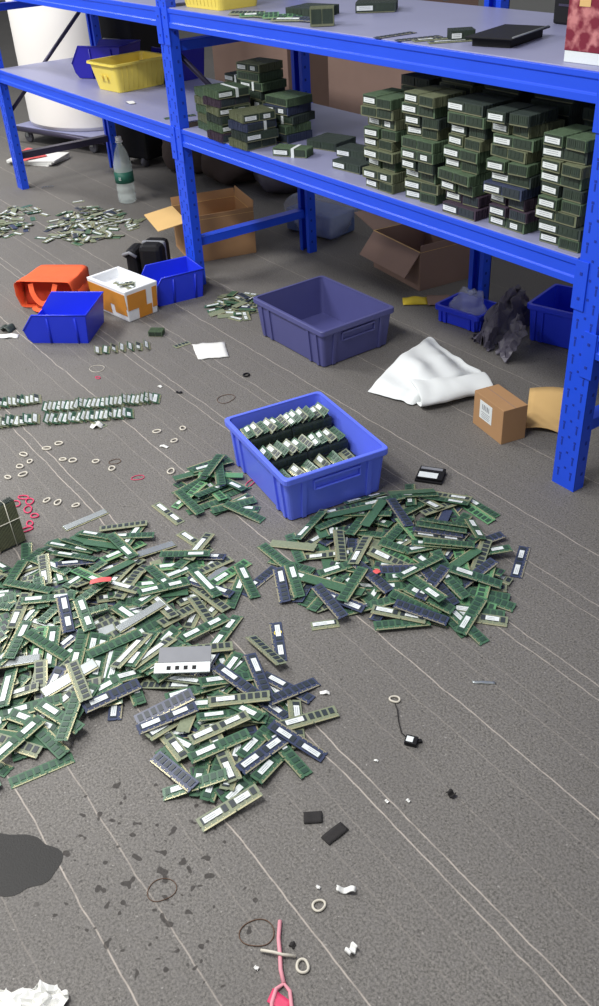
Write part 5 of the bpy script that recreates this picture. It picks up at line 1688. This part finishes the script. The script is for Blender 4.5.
# right side under the shelf: bin, bag, small crate
crate('plastic_bin', 'royal blue plastic bin under the long shelf just left of the right post', (-2.055, 2.63, 0), .27, .27, .22, .145, M['bin_blue'])
crate('small_blue_crate', 'small blue plastic crate holding a clear plastic bag, under the long shelf', (-2.42, 2.45, 0), .15, .20, .15, .07, M['bin_blue'])
cbg = lump('clear_bag', (-2.42, 2.45, .008), (.155, .11, .13), M['plastic_clear'], 'clear plastic bag stuffed into the small blue crate under the shelf', 'bag', .2, 12)
def crumple(u, v):
    p = bil((-2.29, 2.34, 0), (-2.17, 2.31, 0), (-2.23, 2.60, .0), (-2.33, 2.62, .0), u, v)
    e = max(0, math.sin(PI*u))*max(0, math.sin(PI*min(1, v*.8+.1)))
    h = .16*v*e**.5+.05*e+.035*nz(u*5, v*5, 1)+.020*nz(u*12, v*12, 4)
    if abs(u-.6)+abs(v-.2) < .3: h += .03
    p.x += .025*nz(u*7, v*7, 9); p.y += .02*nz(u*7, v*7, 19); p.z = max(.003, h)
    return p
dgb = thing('plastic_bag', 'crumpled dark grey plastic bag sagging beside the blue bin under the shelf', 'bag')
mb = MB(); mb.grid(crumple, 34, 34, smooth=False); mb.build('bag_film', M['dark_bag'], dgb, solid=.002)
mb = MB(); mb.grid(lambda u, v: Vector((-2.10+.09*(v-.5)+.02*nz(u*6, v*6), 2.32+.10*u-.04*v, .01+.12*u*(1-.3*v)+.02*nz(u*5, v*5, 2))), 10, 8, smooth=False); mb.build('loose_flap', M['dark_bag'], dgb, solid=.002)
mb = MB()
pk = thing('yellow_packet', 'small yellow packet lying before the tipped carton under the shelf', 'packet', (-2.705, 2.425, 0), .9)
mb.grid(lambda u, v: Vector(((u-.5)*.10, (v-.5)*.075, .004+.018*math.sin(PI*u)*math.sin(PI*v))), 9, 9); mb.build('packet_film', M['yellow_pkt'], pk, solid=.002)
mb = MB(); mb.grid(lambda u, v: Vector((.05+(u)*.10, (v-.5)*.10, .006+.004*nz(u*5, v*5))), 7, 7); mb.build('cardboard_end', M['card_grey'], pk, solid=.002)
bk = thing('power_adapter', 'rounded black adapter block with grey band standing behind the foam box', 'adapter', (-3.575, 1.635, .085), .0)
bk.location = (-3.705, 1.765, .026); bk.scale = (1.25, 1.15, 1.25)
mb = MB(); mb.box((0, 0, .045), (.085, .12, .13)); mb.build('adapter_body', M['black'], bk, bevel=.018)
mb = MB(); mb.box((0, 0, .045), (.088, .022, .133)); mb.build('grey_band', M['grey_band'], bk, bevel=.008)
mb = MB(); mb.box((-.075, .0, .035), (.045, .10, .11)); mb.build('side_block', M['black'], bk, bevel=.014)
mb = MB(); mb.tube([(-.10, -.03, .06), (-.10, -.055, .075), (-.075, -.06, .085), (-.05, -.06, .07)], .006, 8); mb.build('cable_loop', M['grey_band'], bk)
bk.rotation_euler = (0, 0, .75)

# ------------------------------------------------------------------ upper shelf
ZU = 1.0905
def flatmod(x, y, rz, ty, lab, z=ZU, size='d', tilt=0):
    q = Euler((0, 0, rz), 'XYZ').to_quaternion() @ Euler((tilt, 0, 0), 'XYZ').to_quaternion()
    return inst(size+ty, mk_dimm(ty) if size == 'd' else mk_so(ty), (x, y, z+.0012+abs(math.sin(tilt))*.015), quat=q, label=lab, cat='memory module')
flatmod(-2.235, 1.905, 1.5, 'n0', 'navy memory module on the upper shelf, leftmost of the row leading to the black tray')
flatmod(-2.135, 1.905, 1.25, 'n0', 'navy memory module on the upper shelf, second from left before the black tray')
flatmod(-2.085, 1.925, 1.15, 'o1', 'olive memory module with a label on the upper shelf, third before the black tray')
flatmod(-2.02, 1.925, 1.0, 'ow', 'olive memory module with long white label on the upper shelf, beside the black tray')
block('d061', (-2.030, 1.965, ZU), 1.0, 'short dark block of memory modules lying by the black tray on the upper shelf').scale = (.5, .9, .9)
ty_ = thing('black_tray', 'shallow black plastic tray at a slant on the upper shelf', 'tray', (-1.905, 2.015, ZU), 1.87)
mb = MB(); openbox(mb, .19, .11, .020, .003, z0=.0); mb.build('tray_body', M['black'], ty_, bevel=.001)
mb = MB(); mb.box((0, 0, .0225), (.225, .135, .004)); mb.build('tray_lid', M['black'], ty_, bevel=.0015)
mb = MB(); mb.tube([(-.105, -.065, .0255), (.105, -.065, .0255)], .0025, 6); mb.build('bright_edge', M['silver'], ty_)
for i, (x, y, rz, ty, tl, col) in enumerate([(-3.00, 1.895, .5, 'o0', .3, 'leftmost'), (-2.93, 1.90, .9, 'l1', .25, 'second'), (-2.87, 1.90, .2, 'g0', .2, 'third'), (-2.82, 1.92, .8, 'l0', .3, 'fourth'), (-2.74, 1.895, .6, 'ow', .2, 'fifth'), (-2.69, 1.92, .2, 'n0', .3, 'rightmost')]):
    flatmod(x, y, rz, ty, '%s module in the litter of six right of the upper yellow tub, %s' % (CN[ty[0]], col), tilt=tl, z=ZU+.002)
block('d120', (-2.79, 2.02, ZU), .3, 'dark block of memory modules behind the loose litter on the upper shelf')
block('d121', (-2.70, 2.22, ZU), .8, 'dark module block far back on the upper shelf, cut by the top picture edge')
u = block('o050', (-2.575, 1.90, ZU), 0, 'small olive block of memory modules standing upright on the upper shelf', rot=(0, 0, 0))
u.rotation_euler = (0, -.0, .9); u.scale = (.55, 1.0, 1.8)
for v in (): pass
rb = thing('gift_box', 'upright box printed with dark red ornament, at the right end of the upper shelf', 'box', (-1.542, 1.940, ZU), .06)
mb = MB(); mb.box((0, 0, .17), (.115, .115, .29)); mb.build('printed_sleeve', M['ornate'], rb, bevel=.001)
mb = MB(); mb.box((0, 0, .0125), (.113, .113, .025)); mb.build('white_foot', M['label'], rb, bevel=.001)
mb = MB(); mb.box((-.012, -.0582, .135), (.030, .0008, .034)); mb.build('tan_square', M['card_light'], rb)
for i in range(3):
    block('g060', (-1.41, 1.925, ZU+i*.0303), .1, 'green module block beside the red ornate box, %s layer' % ORD[i], 'green blocks beside the red box')
bigd = thing('black_carton', 'long dark case lying at the back of the upper shelf behind the black tray', 'case', (-1.85, 2.38, ZU), .0)
mb = MB(); mb.box((0, 0, .04), (.34, .13, .08)); mb.build('case_body', M['black'], bigd, bevel=.006)
mb = MB(); mb.box((0, -.066, .05), (.3, .003, .006)); mb.build('case_seam', M['tube_dark'], bigd)
# bits on the left grey shelf
tag(sheetobj('paper_scrap', lambda u, v: Vector((-4.085+.05*(u-.5)+.01*v, 1.925+.03*(v-.5), .663+.008*math.sin(PI*u))), 5, 4, M['paper'], '', '', .001), 'small white paper scrap on the left grey shelf before the yellow tub', 'paper')
flatmod(-3.66, 1.945, 1.3, 'g0', 'green memory module lying on the left grey shelf by the middle post', z=.6605)

# ------------------------------------------------------------------ small things on the carpet
def ring(x, y, r, th, m, label, group=None, sq=1.0, cat='rubber band', name='rubber_band'):
    mb = MB(); a0 = random.uniform(0, PI); pts = []
    n = 28; s1, s2 = random.uniform(.05, .16), random.uniform(0, 6)
    for i in range(n):
        a = i*2*PI/n; rr = r*(1+s1*math.sin(2*a+s2)+.04*math.sin(3*a+s2*2))
        px, py = rr*math.cos(a), rr*sq*math.sin(a)
        pts.append((px*math.cos(a0)-py*math.sin(a0), px*math.sin(a0)+py*math.cos(a0), th+.0003))
    mb.tube(pts, th, 6, closed=True)
    o = mb.build(name, m); o.location = (x, y, 0); return tag(o, label, cat, group)
ring(-.783, .511, .0105, .0024, M['rubber_white'], 'cream rubber ring low in the picture, left of the curled white scrap')
ring(-.712, .425, .0105, .0026, M['rubber_white'], 'cream rubber ring beside the pink cord at the bottom of the picture')
ring(-1.072, .930, .0095, .0024, M['rubber_white'], 'cream rubber ring with the dark thread trailing from it, right of the front heap')
ring(-1.407, .851, .008, .0015, M['yellow'], 'tiny yellow band by the lone navy module between the near heaps')
for x, y in [(-2.599, .685), (-2.537, .648), (-2.545, .684), (-2.59, .801), (-2.586, .758), (-2.488, .771), (-2.462, .793), (-2.5, .595), (-2.486, .638), (-2.409, .847), (-2.338, .868), (-2.302, .639), (-2.222, .696), (-2.45, 1.085), (-2.412, 1.161), (-2.205, 1.002), (-2.156, 1.034), (-2.36, 1.10), (-2.27, .66)]:
    ring(x, y, random.uniform(.010, .014), .0026, M['rubber_white'], 'cream rubber ring strewn between the leaning rows and the left heap', 'cream rings strewn on the carpet', sq=.75)
ring(-2.37, .894, .016, .0010, M['rubber_brown'], 'thin brown band near the cream rings, in the middle left of the carpet')
ring(-3.015, 1.136, .028, .0010, M['rubber_white'], 'thin pale loop on the carpet beyond the leaning rows')
ring(-2.496, 1.379, .030, .0010, M['rubber_brown'], 'thin brown loop on the carpet left of the filled blue crate')
ring(-2.60, 1.53, .011, .0030, M['black'], 'small black rubber ring between the slate crate and the filled blue crate')
ring(-.807, .397, .027, .0010, M['rubber_brown'], 'thin brown loop lying left of the pink cord')
ring(-.979, .305, .024, .0008, M['rubber_brown'], 'thin faint brown loop among the water splashes')
ring(-2.24, .907, .022, .0012, M['rubber_pink'], 'thin red loop on the carpet right of the cream rings', sq=.5)
ring(-2.943, 1.106, .012, .0016, M['rubber_pink'], 'small red band on the carpet above the leaning rows', sq=.5)
ring(-1.995, 1.155, .020, .0016, M['rubber_pink'], 'red band lying at the top of the small heap left of the blue crate', sq=.5)
for x, y in [(-2.362, .591), (-2.33, .597), (-2.293, .577), (-2.222, .554), (-2.2, .536), (-2.345, .56), (-2.25, .58)]:
    ring(x, y, random.uniform(.012, .018), .0022, M['rubber_pink'], 'pink rubber band in the tangle at the left edge beside the tied green block', 'pink bands beside the tied block', sq=.7)
def scrap(x, y, w, l, m, label, rz=0, curl=.006, group=None, cat='scrap', name='paper_scrap', th=.0012):
    mb = MB(); sd = random.uniform(0, 50); wf = .25 if name == 'foam_square' else 1
    mb.grid(lambda u, v: Vector(((u-.5)*l+.15*w*wf*nz(v*2, sd), (v-.5)*w*(1-.3*wf*abs(u-.5))+.25*w*wf*nz(u*3, sd, 2), th+curl*(math.sin(u*PI*1.2+sd)**2)+.0004)), 9, 5)
    o = mb.build(name, m, solid=th); o.location = (x, y, 0); o.rotation_euler = (0, 0, rz); return tag(o, label, cat, group)
scrap(-.776, .566, .012, .034, M['paper'], 'curled white paper scrap low in the picture, right of the cream ring', .9, .010)
scrap(-.684, .505, .014, .020, M['paper'], 'crumpled white scrap near the bottom, right of both cream rings', 1.7, .010)
scrap(-.812, .531, .006, .008, M['paper'], 'tiny white crumb above the lower cream rings', .3, .002)
scrap(-.756, .362, .006, .008, M['paper'], 'tiny white crumb left of the pink cord knot', .3, .002)
scrap(-1.181, .822, .010, .022, M['paper'], 'small white scrap right of the front heap', .9, .004)
scrap(-.968, .792, .005, .009, M['paper'], 'tiny pale crumb in the open carpet, left one of the two below the black clip', .5, .002)
scrap(-.878, .746, .006, .008, M['paper'], 'tiny pale crumb on the double seam, lower right of the black clip', .2, .002)
scrap(-.855, .779, .006, .008, M['paper'], 'tiny white crumb just right of the double seam, below the black clip', .2, .002)
scrap(-.995, 1.251, .010, .014, M['paper'], 'small white flake just below the right heap', .4, .002) if False else None
scrap(-1.29, 1.12, .009, .014, M['paper'], 'small white flake on the carpet under the right heap', .4, .003)
scrap(-2.729, 1.247, .012, .018, M['paper'], 'small white scrap above the leaning rows', .2, .003)
scrap(-2.643, 1.276, .012, .022, M['black'], 'small dark chip of plastic above the leaning rows', .7, .003)
scrap(-2.35, 1.057, .012, .030, M['paper'], 'narrow white scrap right of the cream rings', .5, .004)
scrap(-2.611, .946, .030, .040, M['paper'], 'white curled scrap in front of the leaning rows', .9, .012)
scrap(-2.795, .802, .012, .026, M['red'], 'little red scrap below the leaning row at the left edge', .9, .004)
scrap(-.990, 1.116, .008, .050, M['silver'], 'thin silver metal strip alone on the carpet at the right', .82, .001, name='metal_strip', cat='metal strip')
scrap(-.936, .610, .026, .036, M['black_foam'], 'black foam square, left one of the pair low in the middle of the carpet', 1.0, .001, name='foam_square', cat='foam pad', th=.002)
scrap(-.882, .622, .024, .050, M['black_foam'], 'black foam rectangle, right one of the pair low in the middle of the carpet', 1.65, .001, name='foam_square', cat='foam pad', th=.002)
scrap(-.815, .854, .014, .016, M['black_foam'], 'small dark clump of fluff on the seam in the right foreground', .2, .008, name='fluff_clump', cat='fluff')
scrap(-.752, .403+.03, .010, .010, M['black_foam'], 'small dark fleck at the top of the pink cord', .2, .003, name='fluff_clump', cat='fluff')
scrap(-3.594, 1.01, .05, .06, M['pcb_dark'], 'dark green crumpled scrap at the left picture edge beside a white one', .4, .02)
scrap(-3.53, .985, .04, .09, M['paper'], 'white paper strip at the left picture edge before the nearest blue bin', .9, .004)
mb = MB(); mb.grid(lambda u, v: bil((-2.957, 1.510, .002), (-2.827, 1.462, .002), (-2.770, 1.562, .002), (-2.893, 1.617, .002), u, v)+Vector((.006*nz(v*5, 0), .004*nz(u*4, 5), .003*nz(u*4, v*4)+.002)), 10, 10)
tag(mb.build('paper_sheet', M['paper'], solid=.001), 'white torn sheet of paper on the carpet left of the slate crate', 'paper')
cl = thing('black_clip', 'small black clip with white face and thread, right of the front heap', 'clip', (-.960, .879, 0), .6)
mb = MB(); mb.box((0, 0, .007), (.026, .022, .010)); mb.box((.014, .006, .004), (.014, .008, .006), Euler((0, 0, .5))); mb.build('clip_body', M['black'], cl, bevel=.0015)
mb = MB(); mb.box((-.003, -.001, .0125), (.014, .014, .001)); mb.build('white_face', M['label'], cl)
mb = MB(); mb.tube([(-1.062, .922, .002), (-1.045, .914, .003), (-1.02, .896, .002), (-.992, .880, .002), (-.972, .880, .004)], .0013, 6); tag(mb.build('dark_thread', M['black_foam']), 'dark twisted thread between the cream ring and the black clip', 'thread')
# pink cord with loop
pc = thing('pink_cord', 'pale pink twisted cord ending in a pink loop at the bottom edge', 'cord')
mb = MB(); mb.tube([(-.800, .440, .004), (-.775, .420, .004), (-.752, .407, .005), (-.728, .392, .005), (-.706, .383, .005)], .0036, 8); mb.build('cord_stem', M['pink_pale'], pc)
mb = MB(); mb.tube([(-.706, .383, .004), (-.690, .384, .004), (-.668, .372, .004), (-.650, .352, .004), (-.655, .336, .004), (-.672, .335, .004), (-.692, .350, .004), (-.706, .368, .005)], .0034, 8, closed=True); mb.build('cord_loop', M['pink_pale'], pc)
mb = MB(); mb.grid(lambda u, v: Vector((-.680+.038*(u-.5)-.012*v, .355+.020*(v-.5)+.012*u, .0035+.002*nz(u*4, v*4))), 6, 5); mb.build('loop_fill', M['rubber_pink'], pc, solid=.001)
mb = MB(); mb.tube([(-.775, .384, .006), (-.757, .398, .010), (-.745, .408, .009), (-.732, .425, .005)], .0028, 6); mb.build('cross_knot', M['rubber_white'], pc)
# tissue at the lower left corner
def tissue(u, v):
    q = bil((-.985, -.002, 0), (-.912, .098, 0), (-.852, .055, 0), (-.925, -.055, 0), u, v) + Vector((.010*nz(u*7, v*7), .014*nz(u*6, v*6+3), 0))
    if v < .1: q += Vector((-.57, .42, 0))*(.022*nz(u*5.5, 3)-.004)
    q.z = max(.002, .012+.020*nz(u*4, v*4, 7)+.010*nz(u*11, v*11, 3))
    return q
mb = MB(); mb.grid(tissue, 22, 18, smooth=False)
tag(mb.build('tissue', M['paper'], solid=.0008), 'crumpled white tissue in the lower left corner of the picture', 'tissue')
# wet patch
mb = MB(); n = 60; V = []
cxp, cyp = -1.203, .105
for i in range(n):
    a = i*2*PI/n; r = 1+.07*math.sin(3*a+1)+.05*math.sin(7*a)+.06*nz(math.cos(a)*3, math.sin(a)*3)
    V.append(mb.bm.verts.new((cxp+r*(.056*math.cos(a)-.062*math.sin(a)), cyp+r*(.074*math.cos(a)+.025*math.sin(a)), .0008)))
c = mb.bm.verts.new((cxp, cyp, .0012))
for i in range(n): mb.bm.faces.new([c, V[i], V[(i+1) % n]])
tag(mb.build('water_puddle', M['wet']), 'dark wet patch on the carpet at the left edge, low in the picture', 'wet patch')
# square module sandwich with label behind the right heap
gb = thing('labelled_module_pair', 'square dark plastic block with white label behind the right heap', 'module block', (-1.680, 1.583, 0), .62)
mb = MB(); mb.box((0, 0, .004), (.080, .066, .007)); mb.box((.002, .002, .014), (.076, .062, .006)); mb.box((0, 0, .009), (.05, .05, .006)); mb.build('block_body', M['black'], gb, bevel=.001)
mb = MB(); mb.box((-.004, -.014, .0176), (.056, .028, .0006)); mb.build('paper_label', M['label'], gb)
mb = MB(); mb.box((.0, .022, .0174), (.064, .012, .0010)); mb.build('contact_strip', M['grey_band'], gb)
block('g050', (-3.140, 1.455, .0), .8, 'tiny dark green module block on the carpet in front of the foam box').scale = (.42, .9, .7)
# tied block of modules at the left edge
tb = block('d120', (-2.17, .455, .005), 0, 'tall dark green module block tied with white string, standing at the left edge')
tb.rotation_euler = (0, -PI/2-.10, .10); tb.location = (-2.145, .455, .070)
mb = MB()
for y in (-.02, .03): mb.tube([(-.068, y, -.001), (.068, y, -.001), (.068, y, .0315), (-.068, y, .0315)], .0012, 5, closed=True)
mb.tube([(.01, -.064, -.001), (.01, .064, -.001), (.014, .064, .0315), (.014, -.064, .0315)], .0012, 5, closed=True)
mb.build('white_string', M['string'], tb)
# slotted white strip and red tag in the left heap
wt = thing('slotted_tray_strip', 'white strip with four dark square slots and grey back, atop the heaps', 'plastic strip', (-1.405, .620, .048), 1.15)
wt.location = (-1.412, .600, .050); wt.rotation_euler = (.25, 0, .95)
mb = MB(); mb.box((0, -.012, 0), (.125, .026, .004)); mb.build('slotted_face', M['label'], wt, bevel=.0006)
mb = MB()
for k in range(4): mb.box((-.030+k*.019, -.013, .0021), (.009, .010, .0006))
mb.build('square_slot', M['black'], wt)
mb = MB(); mb.box((.004, .022, .000), (.118, .040, .003)); mb.build('grey_back', M['grey_band'], wt, bevel=.0006)
tag(sheetobj('red_tag', lambda u, v: Vector((-1.782+.025*(u-.5)-.016*v, .575+.050*(u-.5)+.010*v, .055+.004*math.sin(u*3))), 5, 4, M['red'], '', '', .001), 'pale red tag lying on top of the left heap', 'tag')
tag(sheetobj('red_tag', lambda u, v: Vector((-1.395+.018*(u-.5), 1.145+.018*(v-.5), .047)), 3, 3, M['red'], '', '', .001), 'small red square sticker on top of the right heap', 'tag')

# ------------------------------------------------------------------ light: unseen ceiling tubes, some placed to brighten the white roll, and ambient fill
def tube_lamp(x, y, w, l, e, rz=0, z=3.0, col=(1, .985, .96)):
    d = bpy.data.lights.new('ceiling_lamp', 'AREA'); d.shape = 'RECTANGLE'; d.size = l; d.size_y = w; d.energy = e; d.color = col
    o = bpy.data.objects.new('ceiling_lamp_light', d); COL.objects.link(o); o.location = (x, y, z); o.rotation_euler = (0, 0, rz)
for x, y, e in LAMPS: tube_lamp(x, y, .3, 1.4, e)
w = bpy.data.worlds.new('hall_light'); SC.world = w; w.use_nodes = True
bg = w.node_tree.nodes['Background']; bg.inputs['Color'].default_value = (.93, .96, 1.0, 1); bg.inputs['Strength'].default_value = WORLD

# ------------------------------------------------------------------ camera
cd = bpy.data.cameras.new('camera'); cam = bpy.data.objects.new('camera', cd); COL.objects.link(cam); SC.camera = cam
cd.sensor_fit = 'VERTICAL'; cd.sensor_height = 24.0; cd.lens = 925/1006*24.0; cd.clip_start = .02; cd.clip_end = 60
cam.matrix_world = CAMM
SC.view_settings.view_transform = 'Standard'; SC.view_settings.look = 'None'; SC.view_settings.exposure = EXPO; SC.view_settings.gamma = 1
SC.view_settings.use_curve_mapping = False
